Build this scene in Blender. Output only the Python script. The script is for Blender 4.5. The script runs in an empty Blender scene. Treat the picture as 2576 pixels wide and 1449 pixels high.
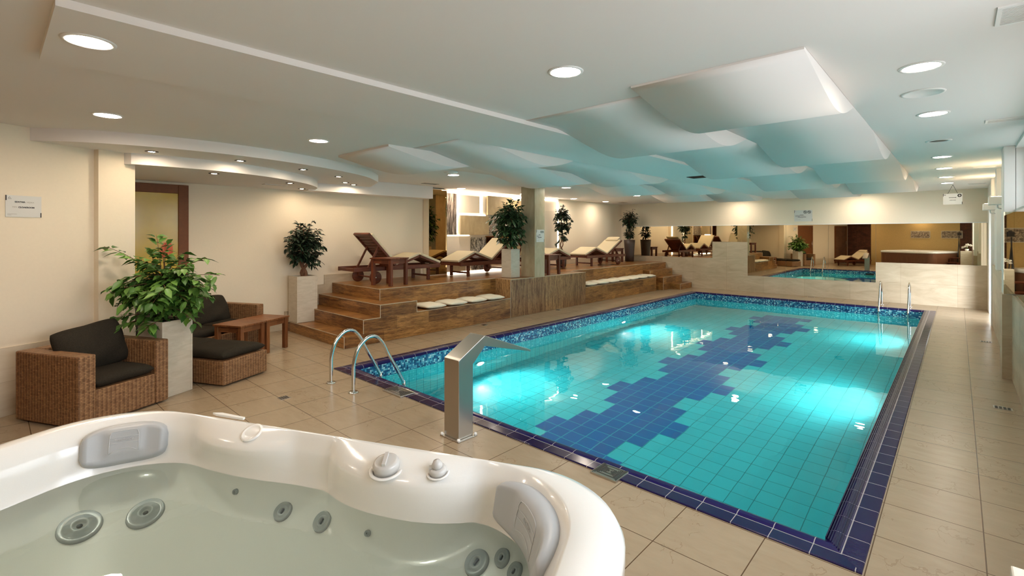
import bpy, bmesh, math, random
from mathutils import Vector, Matrix
random.seed(7)
C = bpy.context.scene
COL = C.collection
PI = math.pi
sin, cos, R = math.sin, math.cos, math.radians

# ------------------------------------------------------------------ camera, world, large lights, exposure
H = 1.65
cd = bpy.data.cameras.new('camera'); cam = bpy.data.objects.new('camera', cd); COL.objects.link(cam)
cam.location = (0, 0, H); cam.rotation_euler = (R(90), 0, R(42.7))
cd.sensor_fit = 'HORIZONTAL'; cd.sensor_width = 36.0
cd.lens = 36.0 * 1215.0 / 2576.0
cd.shift_y = -(1449 / 2 - 588.5) / 2576.0
cd.clip_start = 0.05; cd.clip_end = 200
C.camera = cam
W = bpy.data.worlds.new('world'); C.world = W; W.use_nodes = True
bg = W.node_tree.nodes['Background']; bg.inputs[1].default_value = 2.6
_nt = W.node_tree; _tc = _nt.nodes.new('ShaderNodeTexCoord'); _sp = _nt.nodes.new('ShaderNodeSeparateXYZ'); _cr = _nt.nodes.new('ShaderNodeValToRGB')
_nt.links.new(_tc.outputs['Generated'], _sp.inputs[0]); _nt.links.new(_sp.outputs[2], _cr.inputs[0]); _nt.links.new(_cr.outputs[0], bg.inputs[0])
_cr.color_ramp.elements[0].position = 0.0; _cr.color_ramp.elements[0].color = (0.30, 0.31, 0.30, 1)
_cr.color_ramp.elements[1].position = 0.03; _cr.color_ramp.elements[1].color = (0.88, 0.94, 1.0, 1)
C.view_settings.view_transform = 'Standard'; C.view_settings.look = 'None'
C.view_settings.gamma = 1.0; C.view_settings.use_curve_mapping = False
C.view_settings.exposure = 0.32

def area(name, loc, direction, sx, sy, power, col, spread=180):
    l = bpy.data.lights.new(name, 'AREA'); l.shape = 'RECTANGLE'; l.size = sx; l.size_y = sy
    l.energy = power; l.color = col; l.spread = R(spread)
    o = bpy.data.objects.new(name, l); COL.objects.link(o); o.location = loc
    o.rotation_euler = Vector(direction).to_track_quat('-Z', 'Y').to_euler()
    return o
DAY = (0.86, 0.92, 1.0)
area('window_daylight', (1.0, 1.75, 1.95), (-1, 0, -0.3), 2.3, 1.4, 40, DAY, 170)
area('window_daylight', (1.0, 4.75, 1.95), (-1, 0, -0.3), 2.8, 1.4, 16, DAY, 170)
area('window_daylight', (1.0, 7.1, 2.4), (-1, 0.1, -0.5), 1.3, 0.6, 3, DAY, 130)
area('window_daylight', (1.35, 12.3, 0.55), (-0.8, 1, -0.1), 0.7, 0.95, 26, DAY, 80)

# ------------------------------------------------------------------ materials
def nm(name):
    m = bpy.data.materials.new(name); m.use_nodes = True
    nt = m.node_tree; nt.nodes.clear()
    out = nt.nodes.new('ShaderNodeOutputMaterial')
    return m, nt, out
def N(nt, typ, ins=None, **props):
    n = nt.nodes.new(typ)
    for k, v in props.items(): setattr(n, k, v)
    for k, v in (ins or {}).items():
        if hasattr(v, 'is_output'): nt.links.new(v, n.inputs[k])
        else: n.inputs[k].default_value = v
    return n
def rgb(c): return (c[0], c[1], c[2], 1)
def mix(nt, f, a, b, mode='MIX'):
    n = nt.nodes.new('ShaderNodeMix'); n.data_type = 'RGBA'; n.blend_type = mode
    for i, v in ((0, f), (6, a), (7, b)):
        if hasattr(v, 'is_output'): nt.links.new(v, n.inputs[i])
        else: n.inputs[i].default_value = v if i == 0 else rgb(v)
    return n.outputs[2]
def math_(nt, op, a, b=0.0, c=0.0):
    n = nt.nodes.new('ShaderNodeMath'); n.operation = op
    for i, v in enumerate((a, b, c)):
        if hasattr(v, 'is_output'): nt.links.new(v, n.inputs[i])
        else: n.inputs[i].default_value = v
    return n.outputs[0]
def ramp(nt, f, stops):
    n = nt.nodes.new('ShaderNodeValToRGB'); nt.links.new(f, n.inputs[0])
    el = n.color_ramp.elements
    while len(el) < len(stops): el.new(0.5)
    for e, (p, c) in zip(el, stops): e.position = p; e.color = rgb(c)
    return n.outputs[0]
def uv(nt, scale=(1, 1, 1), loc=(0, 0, 0), src='UV'):
    t = nt.nodes.new('ShaderNodeTexCoord')
    m = N(nt, 'ShaderNodeMapping', {0: t.outputs[src], 1: loc, 3: scale})
    return m.outputs[0]
def noise(nt, vec, scale, detail=4, rough=0.55, dist=0.0):
    return N(nt, 'ShaderNodeTexNoise', {'Vector': vec, 'Scale': scale, 'Detail': detail, 'Roughness': rough, 'Distortion': dist}).outputs[0]
def pbr(nt, out, col, rough=0.5, metal=0.0, bump=None, bstr=0.2, bdist=0.01, spec=0.5, **kw):
    p = nt.nodes.new('ShaderNodeBsdfPrincipled')
    for k, v in (('Base Color', col), ('Roughness', rough), ('Metallic', metal), ('Specular IOR Level', spec)):
        if hasattr(v, 'is_output'): nt.links.new(v, p.inputs[k])
        else: p.inputs[k].default_value = rgb(v) if k == 'Base Color' else v
    for k, v in kw.items(): p.inputs[k.replace('_', ' ')].default_value = v
    if bump is not None:
        b = N(nt, 'ShaderNodeBump', {'Height': bump, 'Strength': bstr, 'Distance': bdist})
        nt.links.new(b.outputs[0], p.inputs['Normal'])
    nt.links.new(p.outputs[0], out.inputs[0]); return p
def plain(name, col, rough=0.5, metal=0.0, nscale=0, nstr=0.1, spec=0.5, var=0.0, **kw):
    m, nt, out = nm(name); c = col; b = None
    if nscale:
        v = uv(nt, src='Object'); nz = noise(nt, v, nscale)
        b = nz
        if var: c = mix(nt, nz, [x * (1 - var) for x in col], [min(1, x * (1 + var)) for x in col])
    pbr(nt, out, c, rough, metal, b, nstr, 0.004, spec, **kw); return m
def emit(name, col, s):
    m, nt, out = nm(name)
    e = N(nt, 'ShaderNodeEmission', {0: rgb(col), 1: s}); nt.links.new(e.outputs[0], out.inputs[0]); return m

M = {}
M['ceiling'] = plain('ceiling_plaster', (0.82, 0.775, 0.735), 0.9, 0, 60, 0.03, 0.2)
M['wall'] = plain('wall_plaster', (0.80, 0.70, 0.545), 0.85, 0, 40, 0.06, 0.2, 0.03)
M['wallwhite'] = plain('wall_white', (0.80, 0.77, 0.72), 0.85, 0, 40, 0.05, 0.2)
M['tan'] = plain('wall_stucco_ochre', (0.55, 0.38, 0.16), 0.8, 0, 25, 0.5, 0.2, 0.15)
M['black'] = plain('black_plastic', (0.012, 0.011, 0.012), 0.4)
M['ink'] = plain('print_black', (0.02, 0.016, 0.018), 0.6)
M['grey'] = plain('print_grey', (0.38, 0.35, 0.30), 0.6)
M['sign'] = plain('sign_board', (0.66, 0.65, 0.61), 0.4)
M['white'] = plain('white_plastic', (0.83, 0.82, 0.79), 0.35)
M['chrome'] = plain('polished_steel', (0.72, 0.72, 0.70), 0.12, 1.0)
M['steel'] = plain('brushed_steel', (0.52, 0.49, 0.44), 0.30, 1.0, 12, 0.05)
M['darkmetal'] = plain('dark_metal', (0.06, 0.055, 0.05), 0.35, 0.8)
M['lamp'] = emit('downlight_glow', (1.0, 0.845, 0.69), 142.0)
M['lampdim'] = emit('downlight_glow_soft', (1.0, 0.87, 0.72), 55.0)
M['spot'] = emit('spot_glow', (1.0, 0.80, 0.58), 340.0)
M['led'] = emit('led_glow', (1.0, 0.90, 0.76), 11.0)
M['uwlamp'] = emit('pool_lamp_glow', (0.92, 1.0, 0.98), 40.0)
M['sconce'] = emit('sconce_glow', (1.0, 0.72, 0.42), 60.0)
M['mirror'] = plain('mirror_glass', (0.80, 0.70, 0.52), 0.012, 1.0)
M['mirrorbrown'] = plain('bronze_mirror', (0.40, 0.26, 0.11), 0.015, 1.0)
M['acrylic'] = plain('tub_acrylic', (0.84, 0.82, 0.78), 0.16, 0, 300, 0.05, 0.5, 0.02, Coat_Weight=0.4)
M['pad'] = plain('pillow_vinyl', (0.44, 0.45, 0.46), 0.38, 0, 200, 0.04)
M['padline'] = plain('pillow_groove', (0.56, 0.57, 0.58), 0.4)
M['knob'] = plain('knob_plastic', (0.55, 0.53, 0.50), 0.25)
M['jet'] = plain('jet_plastic', (0.40, 0.43, 0.43), 0.25)
M['jetdark'] = plain('jet_nozzle', (0.14, 0.16, 0.17), 0.35)
M['darkfabric'] = plain('charcoal_fabric', (0.030, 0.026, 0.020), 0.95, 0, 350, 0.4, 0.1, 0.3)
M['soil'] = plain('planter_soil', (0.03, 0.022, 0.015), 0.95, 0, 60, 0.6)
M['trunk'] = plain('ficus_bark', (0.16, 0.075, 0.04), 0.8, 0, 60, 0.5, 0.3, 0.4)
M['petal'] = plain('orchid_petal', (0.85, 0.80, 0.72), 0.6)
M['doorbrown'] = plain('door_dark_brown', (0.17, 0.058, 0.016), 0.5, 0, 20, 0.05, 0.3, 0.25)
M['amber'] = plain('amber_glass', (0.55, 0.37, 0.03), 0.15, 0, 3, 0.0, 0.5, 0.2)
M['orange'] = plain('orange_print', (0.62, 0.10, 0.02), 0.5)
M['darkpot'] = plain('dark_mosaic_pot', (0.05, 0.03, 0.022), 0.4, 0, 90, 0.9, 0.5, 0.7)
M['groove'] = plain('joint_shadow', (0.05, 0.03, 0.02), 0.8)
M['teaktrim'] = plain('edge_trim', (0.50, 0.42, 0.30), 0.4)

def leafmat(name, a, b, rough=0.4):
    m, nt, out = nm(name)
    g = nt.nodes.new('ShaderNodeNewGeometry')
    pbr(nt, out, mix(nt, g.outputs['Random Per Island'], a, b), rough, spec=0.4); return m
M['leaf'] = leafmat('leaf_green', (0.022, 0.085, 0.012), (0.17, 0.34, 0.06))
M['leafdark'] = leafmat('leaf_dark', (0.006, 0.014, 0.008), (0.028, 0.055, 0.026))
M['leafmid'] = leafmat('leaf_mid', (0.012, 0.038, 0.014), (0.07, 0.15, 0.055))

def mk_floor():
    m, nt, out = nm('floor_tile')
    v = uv(nt, (1, 1, 1), (-0.105 + 0.4365 * 40, -2.42 + 0.4365 * 40, 0), 'Object')
    b = N(nt, 'ShaderNodeTexBrick', {'Vector': v, 'Scale': 1.0, 'Mortar Size': 0.0028, 'Mortar Smooth': 0.1, 'Bias': 0.0,
        'Brick Width': 0.4365, 'Row Height': 0.4365, 'Color1': rgb((0.3,) * 3), 'Color2': rgb((0.7,) * 3), 'Mortar': rgb((0, 0, 0))}, offset=0.0)
    v2 = uv(nt, (1, 1, 1), (0, 0, 0), 'Object')
    big = noise(nt, v2, 1.1, 3)
    v3 = uv(nt, (2.2, 7, 1), (0, 0, 0), 'Object')
    st = noise(nt, v3, 2.2, 6, 0.65, 0.6)
    c1 = mix(nt, st, (0.235, 0.16, 0.09), (0.49, 0.38, 0.255))
    c2 = mix(nt, big, c1, (0.34, 0.25, 0.155))
    tilev = math_(nt, 'MULTIPLY', b.outputs['Color'], 0.22)
    c3 = mix(nt, tilev, c2, (0.50, 0.41, 0.30))
    vr = uv(nt, (1, 0.6, 1), (0, 0, 0), 'Object')
    crack = N(nt, 'ShaderNodeTexVoronoi', {'Vector': N(nt, 'ShaderNodeMixRGB', {0: 0.35, 1: vr, 2: N(nt, 'ShaderNodeTexNoise', {'Vector': vr, 'Scale': 5.0, 'Detail': 6}).outputs[1]}).outputs[0], 'Scale': 5.0}, feature='DISTANCE_TO_EDGE').outputs[0]
    ck = math_(nt, 'LESS_THAN', crack, 0.012)
    sel = math_(nt, 'GREATER_THAN', noise(nt, v2, 3.0), 0.52)
    ck = math_(nt, 'MULTIPLY', math_(nt, 'MULTIPLY', ck, sel), 0.45)
    c4 = mix(nt, ck, c3, (0.24, 0.16, 0.09))
    c5 = mix(nt, b.outputs['Fac'], c4, (0.10, 0.055, 0.025))
    hgt = math_(nt, 'SUBTRACT', math_(nt, 'MULTIPLY', st, 0.5), math_(nt, 'ADD', b.outputs['Fac'], ck))
    pbr(nt, out, c5, 0.27, 0, hgt, 0.3, 0.004, 0.45); return m
M['floor'] = mk_floor()

def mk_tile(name, w, h, c1, c2, grout, gs, rough, offset=0.5, nscale=3.0, stretch=(1, 4, 1), bstr=0.15, loc=(0, 0, 0), vein=None):
    m, nt, out = nm(name)
    v = uv(nt, (1, 1, 1), (loc[0] + w * 40, loc[1] + h * 40, 0))
    b = N(nt, 'ShaderNodeTexBrick', {'Vector': v, 'Scale': 1.0, 'Mortar Size': gs, 'Mortar Smooth': 0.1,
        'Brick Width': w, 'Row Height': h, 'Color1': rgb((0.1,) * 3), 'Color2': rgb((0.9,) * 3), 'Mortar': rgb((0.5,) * 3)}, offset=offset)
    vv = uv(nt, stretch)
    st = noise(nt, vv, nscale, 7, 0.65, 0.8)
    f = math_(nt, 'ADD', math_(nt, 'MULTIPLY', st, 0.8), math_(nt, 'MULTIPLY', math_(nt, 'SUBTRACT', b.outputs['Color'], 0.5), 0.22))
    col = ramp(nt, f, [(0.22, c1), (0.62, c2)])
    if vein:
        w2 = noise(nt, uv(nt, (stretch[0] * 1.0, stretch[1] * 2.6, 1)), nscale * 2.2, 8, 0.7, 1.5)
        k = math_(nt, 'MINIMUM', math_(nt, 'MAXIMUM', math_(nt, 'MULTIPLY', math_(nt, 'SUBTRACT', w2, 0.50), 8.0), 0.0), 0.8)
        col = mix(nt, k, col, vein)
    col = mix(nt, b.outputs['Fac'], col, grout)
    pbr(nt, out, col, rough, 0, math_(nt, 'SUBTRACT', st, b.outputs['Fac']), bstr, 0.003, 0.4); return m
M['stone'] = mk_tile('beige_stone_cladding', 1.0, 0.49, (0.40, 0.31, 0.20), (0.60, 0.50, 0.36), (0.30, 0.22, 0.13), 0.0016, 0.42, 0.0, 1.6, (1, 3.5, 1), 0.2)
M['stonelight'] = mk_tile('pale_stone_cladding', 1.0, 0.31, (0.58, 0.48, 0.35), (0.74, 0.65, 0.51), (0.45, 0.36, 0.25), 0.0014, 0.45, 0.0, 1.6, (1, 3.5, 1), 0.2)
M['stonecol'] = mk_tile('column_stone', 3.0, 3.0, (0.33, 0.26, 0.15), (0.50, 0.42, 0.28), (0.25, 0.19, 0.11), 0.001, 0.4, 0.0, 2.0, (3.0, 1, 1), 0.2)
M['planter'] = mk_tile('planter_stone', 3.0, 3.0, (0.55, 0.48, 0.37), (0.70, 0.63, 0.52), (0.4, 0.35, 0.28), 0.001, 0.5, 0.0, 5.0, (1, 5, 1), 0.2, (1.5, 1.2, 0))
M['wood'] = mk_tile('wood_look_tile', 0.62, 0.185, (0.10, 0.032, 0.008), (0.56, 0.27, 0.075), (0.22, 0.12, 0.05), 0.0012, 0.28, 0.37, 1.9, (1.4, 10, 1), 0.12, (0, 0, 0), (0.06, 0.022, 0.008))
M['woodv'] = mk_tile('wood_look_tile_upright', 0.62, 3.0, (0.14, 0.058, 0.02), (0.56, 0.33, 0.14), (0.2, 0.1, 0.05), 0.001, 0.3, 0.0, 1.6, (11, 0.9, 1), 0.12, (0, 0, 0), (0.09, 0.036, 0.014))
M['teak'] = mk_tile('dark_teak', 9.0, 9.0, (0.065, 0.014, 0.005), (0.22, 0.058, 0.020), (0.1, 0.03, 0.01), 0.0001, 0.45, 0.0, 3.0, (2, 26, 1), 0.1)
M['teaktop'] = mk_tile('warm_teak', 9.0, 9.0, (0.12, 0.038, 0.012), (0.31, 0.12, 0.04), (0.1, 0.03, 0.01), 0.0001, 0.35, 0.0, 3.0, (2, 26, 1), 0.1)
M['cladding'] = mk_tile('tub_cladding', 9.0, 9.0, (0.10, 0.035, 0.015), (0.20, 0.085, 0.04), (0.1, 0.05, 0.02), 0.0001, 0.4, 0.0, 3.0, (26, 1, 1), 0.1)
M['cream'] = plain('cream_canvas', (0.62, 0.53, 0.36), 0.9, 0, 120, 0.15, 0.2, 0.06)
M['seatpad'] = plain('cream_seat_pad', (0.74, 0.68, 0.54), 0.9, 0, 40, 0.3, 0.2, 0.06)
M['brick'] = mk_tile('red_brown_brick', 0.22, 0.07, (0.05, 0.015, 0.008), (0.16, 0.05, 0.025), (0.03, 0.015, 0.01), 0.006, 0.6, 0.5, 3.0, (1, 1, 1), 0.5)
M['shower'] = mk_tile('brown_shower_tile', 0.3, 0.3, (0.09, 0.04, 0.02), (0.20, 0.10, 0.05), (0.08, 0.04, 0.02), 0.003, 0.35, 0.0, 3.0, (1, 2, 1), 0.1)
def mk_wicker():
    m, nt, out = nm('brown_wicker')
    v = uv(nt, (1, 1, 1), (10, 10, 0))
    b = N(nt, 'ShaderNodeTexBrick', {'Vector': v, 'Scale': 1.0, 'Mortar Size': 0.0016, 'Mortar Smooth': 1.0,
        'Brick Width': 0.036, 'Row Height': 0.014, 'Color1': rgb((0, 0, 0)), 'Color2': rgb((1, 1, 1)), 'Mortar': rgb((0, 0, 0))}, offset=0.5)
    wv = N(nt, 'ShaderNodeTexWave', {'Vector': v, 'Scale': 8.73, 'Distortion': 0.0}, bands_direction='X').outputs[1]
    f = math_(nt, 'ADD', math_(nt, 'MULTIPLY', b.outputs['Color'], 0.45), math_(nt, 'MULTIPLY', wv, 0.45))
    c = ramp(nt, f, [(0.05, (0.17, 0.075, 0.028)), (0.85, (0.42, 0.225, 0.10))])
    c = mix(nt, b.outputs['Fac'], c, (0.055, 0.02, 0.008))
    pbr(nt, out, c, 0.5, 0, math_(nt, 'SUBTRACT', wv, math_(nt, 'MULTIPLY', b.outputs['Fac'], 1.2)), 0.6, 0.004); return m
M['wicker'] = mk_wicker()
def mk_weave(name, c1, c2, sc):
    m, nt, out = nm(name)
    v = uv(nt, src='Object'); nz = noise(nt, v, sc, 2)
    pbr(nt, out, mix(nt, nz, c1, c2), 0.95, 0, nz, 0.4, 0.002, 0.1); return m
M['darkfabric'] = mk_weave('charcoal_woven_fabric', (0.013, 0.010, 0.007), (0.050, 0.042, 0.030), 160)

def mk_pooltile(name, c1, c2, grout, tx, ty, gs, rough=0.2, var=0.3, loc=(0, 0)):
    m, nt, out = nm(name)
    v = uv(nt, (1, 1, 1), (loc[0] + tx * 60, loc[1] + ty * 60, 0))
    b = N(nt, 'ShaderNodeTexBrick', {'Vector': v, 'Scale': 1.0, 'Mortar Size': gs, 'Mortar Smooth': 0.0,
        'Brick Width': tx, 'Row Height': ty, 'Color1': rgb(c1), 'Color2': rgb(c2), 'Mortar': rgb(grout)}, offset=0.0)
    pbr(nt, out, b.outputs['Color'], rough, 0, None, 0, 0, 0.5); return m
PT = (0.02, 0.50, 0.60)
M['pooltile'] = mk_pooltile('turquoise_pool_tile', (0.040, 0.50, 0.57), (0.045, 0.54, 0.61), (0.008, 0.20, 0.23), 0.197, 0.1985, 0.0032, loc=(2.70, -4.383))
M['poolwall'] = mk_pooltile('turquoise_wall_tile', (0.07, 0.56, 0.58), (0.075, 0.60, 0.62), (0.01, 0.22, 0.26), 0.12, 0.10, 0.003)
M['pooldark'] = mk_pooltile('cobalt_pool_tile', (0.001, 0.105, 0.34), (0.002, 0.12, 0.38), (0.02, 0.34, 0.46), 0.197, 0.1985, 0.0055, loc=(2.70, -4.383))
def mk_mosaic():
    m, nt, out = nm('blue_glass_mosaic')
    v = uv(nt, (1, 1, 1), (10, 10, 0)); s = 0.024
    sc = N(nt, 'ShaderNodeVectorMath', {0: v, 3: 1 / s}, operation='SCALE')
    fl = N(nt, 'ShaderNodeVectorMath', {0: sc.outputs[0]}, operation='FLOOR')
    wn = N(nt, 'ShaderNodeTexWhiteNoise', {'Vector': fl.outputs[0]})
    c = ramp(nt, wn.outputs[0], [(0.0, (0.008, 0.03, 0.11)), (0.35, (0.02, 0.10, 0.24)), (0.6, (0.05, 0.26, 0.42)), (0.82, (0.16, 0.48, 0.60)), (1.0, (0.62, 0.82, 0.85))])
    fr = N(nt, 'ShaderNodeVectorMath', {0: sc.outputs[0]}, operation='FRACTION')
    sx = N(nt, 'ShaderNodeSeparateXYZ', {0: fr.outputs[0]})
    g = math_(nt, 'MAXIMUM', math_(nt, 'LESS_THAN', sx.outputs[0], 0.1), math_(nt, 'LESS_THAN', sx.outputs[1], 0.1))
    pbr(nt, out, mix(nt, g, c, (0.02, 0.06, 0.12)), 0.15); return m
M['mosaic'] = mk_mosaic()
def mk_coping():
    m, nt, out = nm('cobalt_coping_tile')
    v = uv(nt); sx = N(nt, 'ShaderNodeSeparateXYZ', {0: v})
    fu = math_(nt, 'FRACT', math_(nt, 'DIVIDE', math_(nt, 'ADD', sx.outputs[0], 39.0), 0.195))
    g = math_(nt, 'LESS_THAN', fu, 0.022)
    gv = math_(nt, 'COMPARE', sx.outputs[1], 0.099, 0.003)
    fac = math_(nt, 'MAXIMUM', g, gv)
    rib = math_(nt, 'MULTIPLY', math_(nt, 'FRACT', math_(nt, 'MULTIPLY', sx.outputs[0], 90.0)), math_(nt, 'LESS_THAN', sx.outputs[1], 0.095))
    c = mix(nt, rib, (0.013, 0.006, 0.075), (0.007, 0.004, 0.038))
    pbr(nt, out, mix(nt, fac, c, (0.42, 0.38, 0.36)), 0.16, 0, rib, 0.3, 0.003, 0.5); return m
M['coping'] = mk_coping()
M['gutter'] = plain('gutter_plastic', (0.016, 0.010, 0.05), 0.25)
def mk_water():
    m, nt, out = nm('pool_water')
    v = uv(nt, (1, 1, 1), (0, 0, 0), 'Object')
    w = noise(nt, v, 2.6, 2, 0.5)
    b = N(nt, 'ShaderNodeBump', {'Height': w, 'Strength': 0.10, 'Distance': 0.02})
    g = N(nt, 'ShaderNodeBsdfGlass', {'Color': rgb((0.90, 1.0, 0.985)), 'Roughness': 0.0, 'IOR': 1.33, 'Normal': b.outputs[0]})
    nt.links.new(g.outputs[0], out.inputs[0]); return m
M['water'] = mk_water()
def mk_tubwater():
    m, nt, out = nm('tub_water')
    v = uv(nt, (1, 1, 1), (0, 0, 0), 'Object')
    b = N(nt, 'ShaderNodeBump', {'Height': noise(nt, v, 9, 2), 'Strength': 0.12, 'Distance': 0.01})
    fr = N(nt, 'ShaderNodeFresnel', {'IOR': 1.33, 'Normal': b.outputs[0]})
    t = N(nt, 'ShaderNodeBsdfTransparent', {0: rgb((0.90, 1.0, 0.995))})
    gl = N(nt, 'ShaderNodeBsdfGlossy', {'Color': rgb((1, 1, 1)), 'Roughness': 0.01, 'Normal': b.outputs[0]})
    mx = N(nt, 'ShaderNodeMixShader', {0: fr.outputs[0], 1: t.outputs[0], 2: gl.outputs[0]})
    nt.links.new(mx.outputs[0], out.inputs[0]); return m
M['tubwater'] = mk_tubwater()
def mk_photo(name, dark, light, stretch, scale, thr=0.5):
    m, nt, out = nm(name)
    st = noise(nt, uv(nt, stretch), scale, 8, 0.7, 1.2)
    pbr(nt, out, ramp(nt, st, [(thr - 0.08, dark), (thr + 0.02, tuple((a + b) / 2 for a, b in zip(dark, light))), (thr + 0.1, light)]), 0.35, 0, st, 0.3, 0.01); return m
M['bark'] = mk_photo('bark_print', (0.035, 0.02, 0.012), (0.55, 0.45, 0.36), (14, 1.0, 1), 2.0, 0.52)
M['bamboo'] = mk_photo('reed_print', (0.03, 0.02, 0.012), (0.62, 0.55, 0.42), (7, 3, 1), 3.0, 0.5)
M['grassprint'] = mk_photo('grass_print', (0.06, 0.035, 0.02), (0.55, 0.44, 0.33), (5, 6, 1), 4.0, 0.5)
M['backlit'] = plain('backlit_plaster', (0.80, 0.70, 0.56), 0.8, 0, 20, 0.4, 0.2, 0.03)
M['slab'] = mk_tile('sandstone_slab', 3, 3, (0.36, 0.26, 0.13), (0.50, 0.38, 0.21), (0.3, 0.2, 0.1), 0.001, 0.5, 0, 2.5, (2.5, 1.2, 1), 0.35)

# ------------------------------------------------------------------ mesh helpers
class MB:
    def __init__(s): s.v = []; s.f = []; s.mi = []; s.sm = []
    def add(s, vs, fs, mi=0, smooth=False):
        k = len(s.v); s.v += [tuple(v) for v in vs]
        for f in fs: s.f.append([i + k for i in f]); s.mi.append(mi); s.sm.append(smooth)
        return s
    def box(s, x0, y0, z0, x1, y1, z1, mi=0):
        return s.add([(x0, y0, z0), (x1, y0, z0), (x1, y1, z0), (x0, y1, z0), (x0, y0, z1), (x1, y0, z1), (x1, y1, z1), (x0, y1, z1)],
            [(3, 2, 1, 0), (4, 5, 6, 7), (0, 1, 5, 4), (1, 2, 6, 5), (2, 3, 7, 6), (3, 0, 4, 7)], mi)
    def bar(s, a, b, w, t, up=(0, 0, 1), mi=0):           # bar of section w (sideways) x t (along up) from a to b
        a = Vector(a); b = Vector(b); d = (b - a).normalized(); sd = d.cross(Vector(up)).normalized(); u = sd.cross(d)
        sd *= w / 2; u *= t / 2
        vs = [p + i * sd + j * u for p in (a, b) for i, j in ((-1, -1), (1, -1), (1, 1), (-1, 1))]
        return s.add(vs, [(0, 1, 2, 3), (7, 6, 5, 4), (0, 4, 5, 1), (1, 5, 6, 2), (2, 6, 7, 3), (3, 7, 4, 0)], mi)
    def prism(s, poly, z0, z1, mi=0):
        n = len(poly); vs = [(x, y, z0) for x, y in poly] + [(x, y, z1) for x, y in poly]
        fs = [tuple(range(n - 1, -1, -1)), tuple(range(n, 2 * n))] + [(i, (i + 1) % n, n + (i + 1) % n, n + i) for i in range(n)]
        return s.add(vs, fs, mi)
    def ext(s, poly, axis, a, b, mi=0):                    # polygon in the plane normal to axis, extruded from a to b
        n = len(poly)
        put = {'x': lambda p, t: (t, p[0], p[1]), 'y': lambda p, t: (p[0], t, p[1])}[axis]
        vs = [put(p, a) for p in poly] + [put(p, b) for p in poly]
        fs = [tuple(range(n)), tuple(range(2 * n - 1, n - 1, -1))] + [(i, n + i, n + (i + 1) % n, (i + 1) % n) for i in range(n)]
        return s.add(vs, fs, mi)
    def tube(s, path, r, n=10, mi=0, closed=False):
        P = [Vector(p) for p in path]; rs = r if isinstance(r, (list, tuple)) else [r] * len(P)
        vs = []; prev = None
        for i, p in enumerate(P):
            d = (P[min(i + 1, len(P) - 1)] - P[max(i - 1, 0)]).normalized()
            if prev is None: u = d.orthogonal().normalized()
            else:
                u = prev - d * prev.dot(d); u = u.normalized() if u.length > 1e-6 else d.orthogonal().normalized()
            prev = u; w = d.cross(u)
            vs += [p + rs[i] * (cos(2 * PI * k / n) * u + sin(2 * PI * k / n) * w) for k in range(n)]
        fs = [(i * n + k, i * n + (k + 1) % n, (i + 1) * n + (k + 1) % n, (i + 1) * n + k) for i in range(len(P) - 1) for k in range(n)]
        fs += [tuple(range(n - 1, -1, -1)), tuple(range((len(P) - 1) * n, len(P) * n))]
        return s.add(vs, fs, mi, True)
    def lathe(s, prof, c=(0, 0, 0), n=32, mi=0, mat=None):
        vs = []
        for r, z in prof:
            for k in range(n):
                v = Vector((r * cos(2 * PI * k / n), r * sin(2 * PI * k / n), z))
                if mat: v = mat @ v
                vs.append((v[0] + c[0], v[1] + c[1], v[2] + c[2]))
        fs = [(i * n + k, i * n + (k + 1) % n, (i + 1) * n + (k + 1) % n, (i + 1) * n + k) for i in range(len(prof) - 1) for k in range(n)]
        if prof[0][0] > 1e-5: fs.append(tuple(range(n - 1, -1, -1)))
        if prof[-1][0] > 1e-5: fs.append(tuple(range((len(prof) - 1) * n, len(prof) * n)))
        return s.add(vs, fs, mi, True)
    def disc(s, c, r, n=32, up=-1, mi=0):
        vs = [(c[0] + r * cos(2 * PI * k / n), c[1] + r * sin(2 * PI * k / n), c[2]) for k in range(n)]
        return s.add(vs, [tuple(range(n)) if up > 0 else tuple(range(n - 1, -1, -1))], mi)
    def xf(s, mat):
        s.v = [tuple(mat @ Vector(v)) for v in s.v]; return s
    def build(s, name, mats, parent=None, bevel=0.0, seg=2, smooth=None, swap=False, sub=0):
        me = bpy.data.meshes.new(name); me.from_pydata(s.v, [], s.f); me.update()
        mats = mats if isinstance(mats, (list, tuple)) else [mats]
        for m in mats: me.materials.append(M[m] if isinstance(m, str) else m)
        for p, i, q in zip(me.polygons, s.mi, s.sm): p.material_index = i; p.use_smooth = q if smooth is None else smooth
        boxuv(me, swap)
        o = bpy.data.objects.new(name, me); COL.objects.link(o)
        if parent is not None: o.parent = parent
        if bevel:
            b = o.modifiers.new('bevel', 'BEVEL'); b.width = bevel; b.segments = seg; b.limit_method = 'ANGLE'; b.angle_limit = R(40)
        if sub:
            b = o.modifiers.new('sub', 'SUBSURF'); b.levels = sub; b.render_levels = sub
        return o
def boxuv(me, swap=False):
    l = me.uv_layers.new(name='UVMap').data
    for p in me.polygons:
        n = p.normal; ax = max(range(3), key=lambda i: abs(n[i]))
        for li in p.loop_indices:
            c = me.vertices[me.loops[li].vertex_index].co
            u = (c[1], c[2]) if ax == 0 else ((c[0], c[2]) if ax == 1 else (c[1], c[0]))
            l[li].uv = (u[1], u[0]) if swap else u
def tag(o, label=None, cat=None, group=None, kind=None):
    if label: o['label'] = label
    if cat: o['category'] = cat
    if group: o['group'] = group
    if kind: o['kind'] = kind
    return o
def thing(name, label, cat, loc=(0, 0, 0), rz=0.0, group=None):
    o = bpy.data.objects.new(name, None); COL.objects.link(o); o.empty_display_size = 0.1
    o.location = loc; o.rotation_euler = (0, 0, rz); return tag(o, label, cat, group)
def struct(o): o['kind'] = 'structure'; return o
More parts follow.
